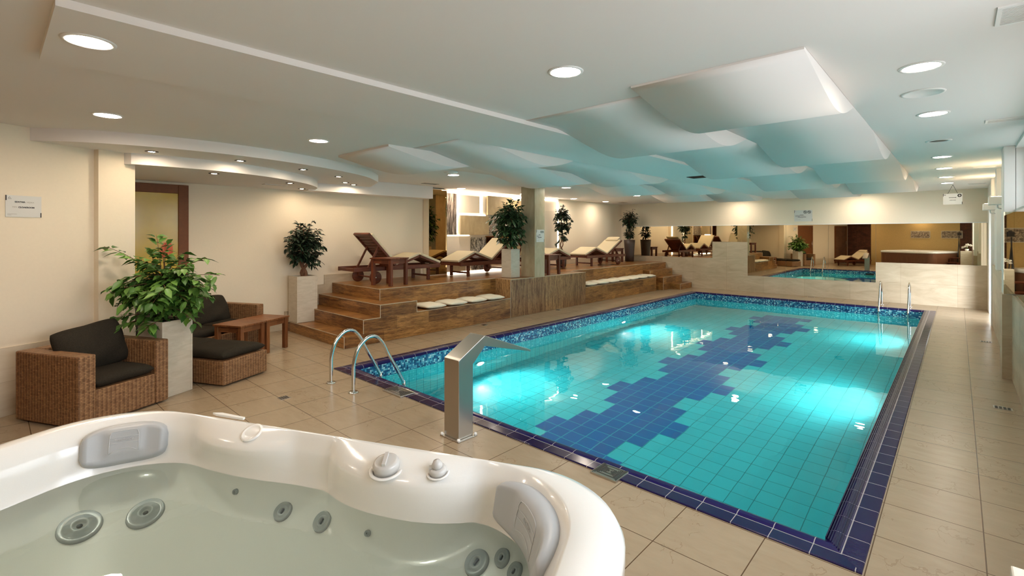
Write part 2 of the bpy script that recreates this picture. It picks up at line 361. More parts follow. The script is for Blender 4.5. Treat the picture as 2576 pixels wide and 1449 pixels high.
def dup(root, loc, rz=None, label=None, group=None):
    def cp(o, par):
        c = o.copy(); COL.objects.link(c)
        if par is not None: c.parent = par
        for ch in o.children: cp(ch, c)
        return c
    r = cp(root, None); r.location = loc
    if rz is not None: r.rotation_euler = (0, 0, rz)
    if label: r['label'] = label
    if group: r['group'] = group
    return r
def text(body, size, name, matname, parent, mat, bold=0.0, align='CENTER', depth=0.0006):
    cu = bpy.data.curves.new(name, 'FONT'); cu.body = body; cu.size = size; cu.align_x = align; cu.align_y = 'CENTER'
    cu.extrude = depth; cu.offset = bold
    t = bpy.data.objects.new(name + '_tmp', cu); COL.objects.link(t)
    dg = bpy.context.evaluated_depsgraph_get(); dg.update()
    me = bpy.data.meshes.new_from_object(t.evaluated_get(dg))
    bpy.data.objects.remove(t); bpy.data.curves.remove(cu)
    me.transform(mat); me.materials.clear(); me.materials.append(M[matname]); me.name = name
    o = bpy.data.objects.new(name, me); COL.objects.link(o); o.parent = parent; return o
def pillow(w, d, t, n=18, e=3.0, sag=0.0, wob=0.0, seed=0, rnd_c=0.16):  # soft cushion, w x d, thickness t, flat underside z=0
    rnd = random.Random(seed); ph = [rnd.uniform(0, 6.28) for _ in range(6)]
    m = MB(); vs = []
    for side in (1, -1):
        for j in range(n + 1):
            for i in range(n + 1):
                u = -1 + 2 * i / n; v = -1 + 2 * j / n
                uu = math.copysign(abs(sin(u * PI / 2)), u); vv = math.copysign(abs(sin(v * PI / 2)), v)
                edge = max(0, (1 - abs(uu) ** e)) ** 0.5 * max(0, (1 - abs(vv) ** e)) ** 0.5
                pin = 1 - 0.05 * (1 - abs(vv)) * abs(uu) ** 2
                pin2 = 1 - 0.05 * (1 - abs(uu)) * abs(vv) ** 2
                z = t * 0.5 + side * t * 0.5 * edge - sag * edge
                z += wob * edge * (sin(uu * 4 + ph[0]) * sin(vv * 3 + ph[1]) + 0.6 * sin(uu * 7 + vv * 5 + ph[2]))
                vs.append((uu * w / 2 * pin * math.sqrt(1 - rnd_c * vv ** 4), vv * d / 2 * pin2 * math.sqrt(1 - rnd_c * uu ** 4), z))
    k = (n + 1) ** 2; fs = []
    for j in range(n):
        for i in range(n):
            a = j * (n + 1) + i
            fs.append((a, a + 1, a + n + 2, a + n + 1)); fs.append((k + a, k + a + n + 1, k + a + n + 2, k + a + 1))
    m.add(vs, fs, 0, True)
    return m
def weld(o, d=0.0005):
    bm = bmesh.new(); bm.from_mesh(o.data); bmesh.ops.remove_doubles(bm, verts=bm.verts, dist=d)
    bmesh.ops.recalc_face_normals(bm, faces=bm.faces); bm.to_mesh(o.data); bm.free(); return o
def RZ(a): return Matrix.Rotation(a, 4, 'Z')
def T(x, y, z): return Matrix.Translation((x, y, z))

CEIL = 2.65
BACKX = -8.5; FARY = 14.75; RX = 0.48
# ================================================================== SETTING
# floor with the pool opening
m = MB(); OX0, OX1, OY0, OY1 = -5.615, -0.34, 2.865, 13.70
for x0, y0, x1, y1 in ((-9.2, -4.6, 1.6, OY0), (-9.2, OY1, 1.6, 15.0), (-9.2, OY0, OX0, OY1), (OX1, OY0, 1.6, OY1)):
    m.box(x0, y0, -0.12, x1, y1, 0.0)
struct(m.build('floor', 'floor'))
# ceiling with two openings for the wave panels
opens = [(-1.63, 2.95, -0.60, 13.75), (-2.79, 3.2, -1.63, 13.75), (-4.66, 3.35, -3.70, 13.6), (-5.80, 3.02, -4.66, 13.6)]
xs = sorted({-9.2, 1.0} | {v for o in opens for v in (o[0], o[2])}); ys = sorted({-4.6, 15.0} | {v for o in opens for v in (o[1], o[3])})
m = MB()
for i in range(len(xs) - 1):
    for j in range(len(ys) - 1):
        cx, cy = (xs[i] + xs[i + 1]) / 2, (ys[j] + ys[j + 1]) / 2
        if not any(o[0] < cx < o[2] and o[1] < cy < o[3] for o in opens): m.box(xs[i], ys[j], CEIL, xs[i + 1], ys[j + 1], CEIL + 0.3)
m.box(-9.2, -4.6, CEIL + 0.3, 1.0, 15.0, CEIL + 0.4)
struct(m.build('ceiling', 'ceiling'))
m = MB().box(-3.72, 0.19, 2.612, -2.79, 14.7, CEIL + 0.02)
struct(m.build('ceiling_soffit', 'ceiling'))
# back wall (behind the platform), far wall, right wall, slanted left wall, rear walls
struct(MB().box(BACKX - 0.2, -1.5, -0.1, BACKX, 15.0, CEIL + 0.05).build('wall_back', 'wall'))
struct(MB().box(-9.0, FARY, -0.1, 1.0, FARY + 0.2, CEIL + 0.05).build('wall_far', 'wall'))
TH = R(24.0); dW = Vector((-sin(TH), cos(TH), 0)); nW = Vector((cos(TH), sin(TH), 0)); p0 = Vector((-6.33, 0.07, 0))
def wl(s_, off=0.0, z=0.0):
    p = p0 + s_ * dW + off * nW; return Vector((p.x, p.y, z))
def slab(m, a, b, z0, z1, th, nrm, mi=0):                # vertical slab from a to b, thickness th behind the face
    q = [a, b, b - nrm * th, a - nrm * th]
    return m.prism([(p.x, p.y) for p in q], z0, z1, mi)
m = MB(); slab(m, wl(-4.25), wl(0.80), -0.1, CEIL + 0.03, 0.2, nW)
slab(m, wl(0.74, 0.07), wl(1.10, 0.07), -0.1, CEIL + 0.03, 0.3, nW)
slab(m, wl(1.04, -0.2), Vector((-8.55, 0.42, 0)), -0.1, CEIL + 0.03, 0.15, Vector((0.2, 1, 0)))
struct(m.build('wall_left', 'wall'))
m = MB(); slab(m, wl(-0.02, 0.012), wl(0.78, 0.012), 0.0, 0.62, 0.03, nW); slab(m, wl(0.76, 0.08), wl(1.10, 0.08), 0.0, 0.62, 0.03, nW)
slab(m, wl(-3.0, 0.012), wl(-1.25, 0.012), 0.0, 0.3, 0.03, nW)
struct(m.build('baseboard_left', 'stonelight'))
# stepped stone skirting on the back wall and stone up the far wall
m = MB(); x0, x1 = BACKX - 0.01, BACKX + 0.012
for y0, y1, z1 in ((2.02, 3.44, 0.14), (3.44, 3.64, 0.32), (3.64, 4.15, 0.735), (4.15, 6.3, 0.905), (11.05, 14.75, 0.905)): m.box(x0, y0, 0.0, x1, y1, z1)
struct(m.build('baseboard_back', 'stone'))
m = MB(); y0, y1 = FARY - 0.025, FARY + 0.02
for xa, xb, zt in ((-8.06, -5.41, 0.925), (-5.41, -4.42, 1.415), (-4.42, -1.475, 0.455), (-1.475, RX, 0.955)): m.box(xa, y0, 0.0, xb, y1, zt)
struct(m.build('baseboard_far', 'stone'))
m = MB().box(-9.0, FARY - 0.008, 1.895, RX, FARY + 0.01, 1.912)
struct(m.build('trim_1', 'white'))
# right wall with openings for daylight
m = MB(); X0, X1 = RX, RX + 0.25
def rw(ya, yb, za, zb): m.box(X0, ya, za, X1, yb, zb)
rw(-1.2, 0.55, -0.1, 2.7); rw(0.55, 2.95, -0.1, 1.0); rw(0.55, 2.95, 2.5, 2.7); rw(2.95, 3.3, -0.1, 2.7)
rw(3.3, 6.2, -0.1, 1.0); rw(3.3, 6.2, 2.5, 2.7); rw(6.2, 6.42, -0.1, 2.7); rw(6.42, 7.86, -0.1, 1.93); rw(6.42, 7.86, 2.62, 2.7)
rw(7.86, 12.30, -0.1, 2.7); rw(12.30, 14.12, 2.42, 2.7); rw(14.12, 15.0, -0.1, 2.7)
struct(m.build('wall_right', 'wallwhite'))
m = MB(); m.box(0.385, 7.86, 0.95, RX + 0.01, 8.2, CEIL); m.box(0.43, 10.35, 1.1, RX + 0.01, 10.62, CEIL); m.box(0.44, 12.18, 0, RX + 0.01, 12.30, CEIL)
struct(m.build('trim_2', 'wallwhite', bevel=0.006))
m = MB(); m.box(0.372, 7.85, 0.0, RX + 0.01, 8.2, 0.96); m.box(0.452, 6.2, 0.0, RX + 0.01, 7.85, 0.96); m.box(0.456, 8.2, 0, RX + 0.01, 12.18, 1.1)
struct(m.build('baseboard_right', 'stone'))
for k, (ya, yb, za, zb) in enumerate(((0.55, 2.95, 1.0, 2.5), (3.3, 6.2, 1.0, 2.5), (6.42, 7.86, 1.93, 2.62), (12.30, 14.12, 0.0, 2.42))):
    m = MB(); f = 0.05; xa, xb = RX + 0.10, RX + 0.16
    m.box(xa, ya, za, xb, ya + f, zb); m.box(xa, yb - f, za, xb, yb, zb); m.box(xa, ya + f, zb - f, xb, yb - f, zb)
    if za > 0: m.box(xa, ya + f, za, xb, yb - f, za + f)
    struct(m.build('window_%d' % (k + 1), 'white', bevel=0.004))
# rear: ochre wall behind the tub, brick corner
ex = Vector((0.9107, 0.4131, 0)); ey = Vector((-0.4131, 0.9107, 0)); TO = Vector((-2.673, 0.534, 0))
def tl(lx, ly, z=0.0):
    p = TO + lx * ex + ly * ey; return Vector((p.x, p.y, z))
m = MB(); slab(m, tl(-1.85, -2.35), tl(1.95, -2.35), -0.1, CEIL + 0.03, 0.2, ey); struct(m.build('wall_rear', 'tan'))
m = MB(); slab(m, tl(1.95, -2.36), tl(2.75, -2.36), -0.1, CEIL + 0.03, 0.2, ey)
a, b = wl(-4.2), Vector((-3.35, -3.3, 0)); n_ = Vector((-(b - a).y, (b - a).x, 0)).normalized(); slab(m, a, b, -0.1, CEIL + 0.03, 0.2, n_)
a, b = Vector((-3.35, -3.4, 0)), tl(-1.83, -2.4); n_ = Vector((-1, 0, 0)); slab(m, a, b, -0.1, CEIL + 0.03, 0.15, n_)
struct(m.build('wall_brick', 'brick'))
# bulkheads: two curved steps over the seating corner and the box along the back wall
def curve_pts(pts, n=8):
    out = []
    for i in range(len(pts) - 1):
        P = [Vector(pts[max(i - 1, 0)]), Vector(pts[i]), Vector(pts[i + 1]), Vector(pts[min(i + 2, len(pts) - 1)])]
        for k in range(n):
            t = k / n; t2 = t * t; t3 = t2 * t
            out.append(0.5 * ((2 * P[1]) + (-P[0] + P[2]) * t + (2 * P[0] - 5 * P[1] + 4 * P[2] - P[3]) * t2 + (-P[0] + 3 * P[1] - 3 * P[2] + P[3]) * t3))
    out.append(Vector(pts[-1])); return [(p[0], p[1]) for p in out]
t1 = curve_pts([(-6.45, 0.22), (-6.17, 0.60), (-6.0, 1.05), (-5.93, 1.55), (-5.95, 2.1), (-6.10, 2.75), (-6.36, 3.4), (-6.72, 3.98), (-7.25, 4.50)])
t1 += [(-8.0, 4.82), (-8.55, 5.0), (-8.55, 0.2)]
m = MB().prism(t1, 2.53, CEIL + 0.02); struct(m.build('ceiling_bulkhead', 'ceiling', smooth=False))
t2 = curve_pts([(-6.60, 1.05), (-6.55, 1.45), (-6.56, 1.9), (-6.70, 2.42), (-6.98, 2.92), (-7.28, 3.30), (-7.58, 3.56), (-7.80, 3.70)])
t2 += [(-8.15, 3.82), (-8.55, 3.9), (-8.55, 0.9), (-6.8, 0.9)]
m = MB().prism(t2, 2.41, 2.55); struct(m.build('ceiling_bulkhead', 'ceiling', smooth=False))
m = MB().box(-8.6, 3.7, 2.395, -8.14, 6.36, CEIL + 0.02); struct(m.build('trim_3', 'ceiling'))
# door with amber glass in the corner, dark doors behind the camera
def door(n, a, b, nrm, h, panel, frame, th=0.05):
    m = MB(); d = (b - a).normalized(); w = 0.13 if n == 1 else 0.075
    slab(m, a, a + d * w, 0, h, th + 0.03, nrm); slab(m, b - d * w, b, 0, h, th + 0.03, nrm); slab(m, a + d * w, b - d * w, h - w, h, th + 0.03, nrm)
    fr = struct(m.build('door_%d' % n, frame, bevel=0.006))
    m = MB(); slab(m, a + d * w - nrm * 0.02, b - d * w - nrm * 0.02, 0.01, h - w, 0.03, nrm)
    lf = m.build('door_leaf', panel, fr)
    m = MB(); c = a + d * (w + 0.08) ; m.tube([tuple(c + nrm * 0.05 + Vector((0, 0, z))) for z in (0.9, 1.25)], 0.012)
    m.tube([tuple(c - nrm * 0.02 + Vector((0, 0, 0.95))), tuple(c + nrm * 0.05 + Vector((0, 0, 0.95)))], 0.008); m.tube([tuple(c - nrm * 0.02 + Vector((0, 0, 1.2))), tuple(c + nrm * 0.05 + Vector((0, 0, 1.2)))], 0.008)
    m.build('door_handle', 'chrome', fr); return fr
nX = Vector((1, 0, 0))
d1 = door(1, Vector((BACKX + 0.05, 1.0, 0)), Vector((BACKX + 0.05, 2.03, 0)), nX, 2.375, 'amber', 'doorbrown')
m = MB(); m.prism([(0, 0), (0.16, 0.0), (0.20, 0.12), (0.19, 0.26), (0.13, 0.33), (0.04, 0.31), (-0.03, 0.2), (-0.03, 0.08)], 0, 0.003)
m.xf(Matrix(((0, 0, 1, BACKX + 0.034), (0.68, 0, 0, 1.70), (0, 0.72, 0, 1.30), (0, 0, 0, 1)))); m.build('sticker', 'orange', d1)
door(2, wl(-1.22, 0.04), wl(-0.06, 0.04), nW, 2.1, 'doorbrown', 'doorbrown')
door(3, wl(-4.1, 0.04), wl(-3.05, 0.04), nW, 2.1, 'shower', 'doorbrown')

# ================================================================== POOL
pool = thing('swimming_pool', 'indoor swimming pool with turquoise tiles, cobalt coping and zigzag floor band', 'pool')
IX0, IX1, IY0, IY1 = OX0 + 0.186, OX1 - 0.186, OY0 + 0.186, OY1 - 0.186; PD = -1.35
prof = [(0.0, -0.02), (0.0, 0.006), (0.005, 0.010), (0.098, 0.010), (0.104, 0.009), (0.125, 0.016), (0.15, 0.018), (0.175, 0.010), (0.188, -0.004), (0.190, -0.02), (0.186, -0.028)]
m = MB(); vs = []; uvs = []
def ringpt(o, z):
    return [(OX0 + o, OY0 + o, z), (OX1 - o, OY0 + o, z), (OX1 - o, OY1 - o, z), (OX0 + o, OY1 - o, z)]
rings = [ringpt(o, z) for o, z in prof]
me_v = []; me_f = []; me_uv = []
for side in range(4):
    k = len(me_v)
    for (o, z), rg in zip(prof, rings): me_v += [rg[side], rg[(side + 1) % 4]]
    for i in range(len(prof) - 1):
        f = (k + 2 * i, k + 2 * i + 1, k + 2 * i + 3, k + 2 * i + 2); me_f.append(f)
        for idx in f:
            p = me_v[idx]; o = prof[(idx - k) // 2][0]
            me_uv.append(((p[0] - 0.021 if side in (0, 2) else p[1] - 0.04), o))
me = bpy.data.meshes.new('coping'); me.from_pydata(me_v, [], me_f); l = me.uv_layers.new(name='UVMap').data
for i, u in enumerate(me_uv): l[i].uv = u
for p in me.polygons: p.use_smooth = False
me.materials.append(M['coping']); o = bpy.data.objects.new('coping', me); COL.objects.link(o); o.parent = pool
# outer gutter grating along the right-hand coping
m = MB()
for k in range(7): m.box(OX1 - 0.184 + k * 0.0115, OY0 + 0.19 - k * 0.0115, 0.006, OX1 - 0.184 + k * 0.0115 + 0.0055, OY1 - 0.19 + k * 0.0115, 0.0215)
m.build('gutter_grating', 'gutter', pool)
def wallpanel(name, z0, z1, mat, ins=0.0):
    m = MB(); a, b, c, d = IX0 + ins, IX1 - ins, IY0 + ins, IY1 - ins
    m.add([(a, c, z0), (a, d, z0), (a, d, z1), (a, c, z1)], [(0, 1, 2, 3)])
    m.add([(b, c, z0), (b, d, z0), (b, d, z1), (b, c, z1)], [(3, 2, 1, 0)])
    m.add([(a, c, z0), (b, c, z0), (b, c, z1), (a, c, z1)], [(3, 2, 1, 0)])
    m.add([(a, d, z0), (b, d, z0), (b, d, z1), (a, d, z1)], [(0, 1, 2, 3)])
    return m.build(name, mat, pool)
wallpanel('mosaic_band', -0.225, -0.02, 'mosaic', 0.002)
wallpanel('basin_wall', PD, -0.225, 'poolwall')
m = MB().add([(IX0, IY0, PD), (IX1, IY0, PD), (IX1, IY1, PD), (IX0, IY1, PD)], [(0, 1, 2, 3)])
def planuv(o):
    l = o.data.uv_layers['UVMap'].data
    for p in o.data.polygons:
        for li in p.loop_indices:
            c = o.data.vertices[o.data.loops[li].vertex_index].co; l[li].uv = (c[0], c[1])
planuv(m.build('basin_floor', 'pooltile', pool))
m = MB(); per = [0, 1, 2, 1]; tx, ty2 = 0.197, 0.397
for k in range(-2, 23):
    xr = -2.70 + per[k % 4] * tx; y0 = 4.383 + k * ty2
    if y0 < IY0 or y0 + ty2 > IY1: continue
    m.box(xr - 5 * tx, y0, PD, xr, y0 + ty2, PD + 0.003)
planuv(m.build('zigzag_band', 'pooldark', pool))
UW = [(IX0, 5.15, -0.82, 1), (IX0, 9.5, -0.82, 1), (IX1, 7.5, -0.80, -1), (IX1, 11.6, -0.80, -1)]
for x, y, z, sg in UW:
    m = MB(); mt = Matrix.Rotation(R(90) * sg, 4, 'Y')
    m.lathe([(0.11, 0), (0.11, 0.012), (0.10, 0.02), (0.075, 0.02), (0.075, 0.0)], (x, y, z), 28, 0, mt)
    r = m.build('underwater_lamp', 'chrome', pool)
    m = MB(); m.lathe([(0.075, 0.012), (0.04, 0.02), (0.0, 0.022)], (x, y, z), 28, 0, mt); m.build('lamp_lens', 'uwlamp', r)
    l = bpy.data.lights.new('pool_lamp_light', 'SPOT'); l.energy = 50; l.spot_size = R(84); l.spot_blend = 0.9; l.shadow_soft_size = 0.07; l.color = (1.0, 0.92, 0.74)
    o = bpy.data.objects.new('pool_lamp_light', l); COL.objects.link(o); o.parent = r; o.location = (x + sg * 0.09, y, z)
    o.rotation_euler = Vector((sg, 0, -0.42)).to_track_quat('-Z', 'Y').to_euler()
    l = bpy.data.lights.new('pool_lamp_glow', 'SPOT'); l.energy = 98; l.spot_size = R(172); l.spot_blend = 0.6; l.shadow_soft_size = 0.07; l.color = (0.90, 1.0, 0.97)
    o = bpy.data.objects.new('pool_lamp_glow', l); COL.objects.link(o); o.parent = r; o.location = (x + sg * 0.09, y, z)
    o.rotation_euler = Vector((sg, 0, 0.0)).to_track_quat('-Z', 'Y').to_euler()
m = MB().box(-3.0, IY0, -0.215, -2.7, IY0 + 0.01, -0.10); m.build('skimmer_slot', 'black', pool)
m = MB()
for y in (5.3, 8.7):
    m.lathe([(0.0, 0.004), (0.09, 0.004), (0.1, 0.0)], (-4.9 if y < 6 else -4.95, y, PD), 20)
m = MB().add([(IX0 + 0.004, IY0 + 0.004, -0.17), (IX1 - 0.004, IY0 + 0.004, -0.17), (IX1 - 0.004, IY1 - 0.004, -0.17), (IX0 + 0.004, IY1 - 0.004, -0.17)], [(0, 1, 2, 3)])
tag(m.build('pool_water', 'water'), 'clear turquoise water filling the swimming pool', 'water')

def arc(c, r, a0, a1, n, plane, sx=1.0):
    return [(c[0], c[1] + sx * r * cos(a0 + (a1 - a0) * k / n), c[2] + r * sin(a0 + (a1 - a0) * k / n)) for k in range(n + 1)]
def ladder(name, label, xa, xb, yb, sgn, deep):
    t = thing(name, label, 'pool ladder')
    for x in (xa, xb):
        path = [(x, yb, 0.0), (x, yb, 0.15), (x, yb + sgn * 0.005, 0.30), (x, yb + sgn * 0.045, 0.43), (x, yb + sgn * 0.10, 0.50), (x, yb + sgn * 0.165, 0.545), (x, yb + sgn * 0.225, 0.553),
                (x, yb + sgn * 0.285, 0.53), (x, yb + sgn * 0.335, 0.48), (x, yb + sgn * 0.38, 0.41), (x, yb + sgn * 0.42, 0.33), (x, yb + sgn * 0.585, 0.035), (x, yb + sgn * 0.615, -0.03), (x, yb + sgn * 0.625, -0.10), (x, yb + sgn * 0.625, deep)]
        pts = curve_pts3(path, 4)
        m = MB().tube(pts, 0.019, 14); r = m.build('handrail', 'chrome', t)
        m = MB().lathe([(0.019, 0.012), (0.045, 0.012), (0.052, 0.006), (0.054, 0.0)], (x, yb, 0.0), 24); m.build('base_flange', 'chrome', r)
    for z in (-0.35, -0.6, -0.85):
        m = MB().box(min(xa, xb), yb + sgn * 0.625 - 0.04, z - 0.012, max(xa, xb), yb + sgn * 0.625 + 0.04, z + 0.012); m.build('tread', 'chrome', t, 0.006)
    return t
def curve_pts3(pts, n=6):
    out = []
    for i in range(len(pts) - 1):
        P = [Vector(pts[max(i - 1, 0)]), Vector(pts[i]), Vector(pts[i + 1]), Vector(pts[min(i + 2, len(pts) - 1)])]
        for k in range(n):
            t = k / n; t2 = t * t; t3 = t2 * t
            out.append(0.5 * ((2 * P[1]) + (-P[0] + P[2]) * t + (2 * P[0] - 5 * P[1] + 4 * P[2] - P[3]) * t2 + (-P[0] + 3 * P[1] - 3 * P[2] + P[3]) * t3))
    out.append(Vector(pts[-1])); return [tuple(p) for p in out]
ladder('pool_ladder', 'chrome pool ladder at the near left pool corner beside the wooden steps', -5.10, -4.618, 2.572, 1, -1.05)
ladder('pool_ladder', 'chrome pool ladder at the far end of the pool below the mirrors', -1.30, -0.79, 14.12, -1, -1.05)

# stainless water jet
t = thing('water_jet', 'brushed steel square water spout standing on the near pool edge', 'fountain', (-3.0, 2.61, 0))
m = MB(); w = 0.09
pp = [(-0.08, 0.02), (-0.08, 0.655), (0.205, 0.80), (0.215, 0.715), (0.05, 0.60), (0.07, 0.57), (0.075, 0.02)]
pp = [(-0.08, 0.01), (0.075, 0.01), (0.075, 0.585), (0.21, 0.71), (0.21, 0.80), (-0.055, 0.655), (-0.08, 0.64)]
m.ext(pp, 'x', -w, w); m.build('post', 'steel', t, 0.004)
m = MB(); m.ext([(0.205, 0.80), (0.205, 0.712), (0.795, 0.562), (0.80, 0.578)], 'x', -w, w); m.build('spout', 'steel', t, 0.003)
m = MB().box(-0.115, -0.105, 0.0, 0.115, 0.10, 0.010); m.build('base_plate', 'steel', t, 0.002)
for sx in (-1, 1):
    for sy in (-0.093, 0.088):
        m = MB().lathe([(0.014, 0.010), (0.014, 0.02), (0.010, 0.028), (0.0, 0.030)], (sx * 0.102, sy, 0), 14); m.build('bolt_cap', 'white', t)

# floor grates
def grate(label, x0, y0, x1, y1):
    t = thing('floor_grate', label, 'drain', ((x0 + x1) / 2, (y0 + y1) / 2, 0.0)); hx, hy = (x1 - x0) / 2, (y1 - y0) / 2
    m = MB().box(-hx, -hy, 0.0, hx, hy, 0.014); m.build('frame', 'steel', t, 0.002)
    m = MB()
    for k in range(1, 9):
        f = k / 9.0
        for sgn in (1, -1):
            a = (sgn * hx * f, -hy * f, 0.015); b = (sgn * hx * f, hy * f, 0.015); m.bar(a, b, 0.004, 0.003)
            if k % 3 == 0:
                a = (-hx * f, sgn * hy * f, 0.015); b = (hx * f, sgn * hy * f, 0.015); m.bar(a, b, 0.002, 0.002)
    m.build('slots', 'darkmetal', t)
grate('steel grate with diagonal slots let into the coping beside the hot tub corner', -1.862, 2.812, -1.66, 3.0)
grate('wide steel grate let into the coping beside the near pool ladder', -4.44, 2.807, -4.115, 2.99)
def drain(label, x, y, w=0.10, d=0.10, rz=0):
    t = thing('floor_drain', label, 'drain', (x, y, 0.0), rz)
    MB().box(-w / 2, -d / 2, 0.0, w / 2, d / 2, 0.003).build('frame', 'steel', t)
    m = MB()
    for k in range(4):
        for j in range(4): m.box(-w * 0.42 + k * w * 0.22, -d * 0.42 + j * d * 0.22, 0.003, -w * 0.42 + k * w * 0.22 + w * 0.15, -d * 0.42 + j * d * 0.22 + d * 0.15, 0.0042)
    m.build('slots', 'black', t)
drain('small square floor drain between the hot tub and the wicker ottoman', -4.983, 2.015)
drain('patterned floor drain in the right walkway nearest the camera', 0.315, 6.51, 0.13, 0.10)
drain('patterned floor drain farther along the right walkway', 0.32, 10.34, 0.13, 0.10)
drain('floor drain at the foot of the bench with four cushions', -6.30, 6.09)
drain('floor drain at the foot of the upright-grained corner block', -6.37, 8.38, 0.10, 0.08)
drain('floor drain at the foot of the far mirrors', -2.81, 14.58, 0.16, 0.09)

# ================================================================== PLATFORM
PF = thing('lounge_platform', 'wood-tiled raised platform with steps and bench recesses along the pool', 'platform')
PX, PB, PZ = -6.46, -6.88, 0.755
MB().box(BACKX + 0.012, 4.30, 0.0, PB, FARY - 0.026, PZ).build('deck', 'wood', PF, 0.004)
MB().box(PB, 6.96, 0.0, PX, 9.57, 0.748).build('corner_block', 'woodv', PF, 0.004)
MB().box(BACKX + 0.012, 3.455, 0.0, PX, 4.30, 0.168).build('step', 'wood', PF, 0.004)
MB().box(BACKX + 0.012, 3.76, 0.168, PX, 4.30, 0.376).build('step', 'wood', PF, 0.004)
m = MB(); m.box(BACKX + 0.012, 4.045, 0.376, PX, 4.30, 0.568); m.box(PB, 4.30, 0.376, PX, 4.72, 0.568); m.build('step', 'wood', PF, 0.004)
MB().box(PB, 4.30, 0.0, PX, 6.96, 0.385).build('bench_seat', 'wood', PF, 0.004)
MB().box(PB, 9.57, 0.0, PX, 13.2, 0.393).build('bench_seat', 'wood', PF, 0.004)
for x1, y0, z0, z1 in ((-6.66, 13.2, 0.393, 0.568),): MB().box(PB, y0, 0.0, x1, FARY - 0.026, z1).build('step', 'wood', PF, 0.004)
MB().box(-6.66, 13.42, 0.0, -6.345, FARY - 0.026, 0.376).build('step', 'wood', PF, 0.004)
MB().box(-6.345, 13.89, 0.0, -6.035, FARY - 0.026, 0.168).build('step', 'wood', PF, 0.004)
m = MB()
for p in (((PX, 3.455, 0.166), (BACKX + .02, 3.455, 0.166)), ((PX, 3.76, 0.374), (BACKX + .02, 3.76, 0.374)), ((PX, 4.045, 0.566), (BACKX + .02, 4.045, 0.566)), ((PB, 4.30, 0.753), (BACKX + .02, 4.30, 0.753)),
          ((PB, 4.30, 0.753), (PB, 6.96, 0.753)), ((PX, 4.72, 0.385), (PX, 6.96, 0.385)), ((PX, 9.57, 0.393), (PX, 13.2, 0.393)), ((PX, 4.045, 0.566), (PX, 4.72, 0.566)), ((PX, 3.76, 0.374), (PX, 4.05, 0.374)),
          ((PX, 6.96, 0.746), (PX, 9.57, 0.746)), ((PB, 9.57, 0.753), (PB, 14.7, 0.753)),
          ((PX, 3.455, 0), (PX, 3.455, .166)), ((PX, 3.76, 0.166), (PX, 3.76, .374)), ((PX, 4.045, 0.374), (PX, 4.045, .566)), ((PB, 4.30, 0.566), (PB, 4.30, .753)), ((PX, 4.72, 0.385), (PX, 4.72, .566)), ((PX, 6.96, 0.0), (PX, 6.96, .746)),
          ((-6.66, 13.2, 0.39), (-6.66, 13.2, .566)), ((-6.345, 13.42, 0.0), (-6.345, 13.42, .374)), ((-6.035, 13.89, 0.0), (-6.035, 13.89, .166)), ((-6.345, 13.42, .374), (-6.345, 14.7, .374)), ((-6.035, 13.89, .166), (-6.035, 14.7, .166))):
    m.bar(p[0], p[1], 0.008, 0.008, (0.3, 0.2, 1))
m.build('edge_trim', 'teaktrim', PF)
# column
t = thing('stone_column', 'square stone-clad column rising from the platform corner to the ceiling', 'column')
MB().box(-6.84, 7.70, 0.748, -6.462, 8.03, CEIL - 0.002).build('shaft', 'stonecol', t, 0.004)
# bench cushions
def bench_pad(i, label, x, y, z, group, rz):
    o = weld(pillow(0.50, 0.43, 0.085, 14, 3.0, 0.0, 0.004, i).build('seat_cushion', 'seatpad')); o.location = (x, y, z); o.rotation_euler = (R(random.uniform(-1, 1)), 0, rz)
    return tag(o, label, 'cushion', group)
ordn = ['nearest the step', 'second from the step', 'third from the step', 'against the upright-grained block']
for i in range(4): bench_pad(i, 'cream seat cushion on the near wooden bench, ' + ordn[i], -6.665, 5.13 + i * 0.485, 0.388, 'cream cushions on the near bench', R(random.uniform(-7, 7)))
of = ['against the upright-grained block', 'second from the block', 'third from the block', 'fourth from the block', 'third from the far steps', 'second from the far steps', 'last one before the far steps']
for i in range(7): bench_pad(20 + i, 'cream seat cushion on the far wooden bench, ' + of[i], -6.665, 9.87 + i * 0.515, 0.396, 'cream cushions on the far bench', R(random.uniform(-5, 5)))

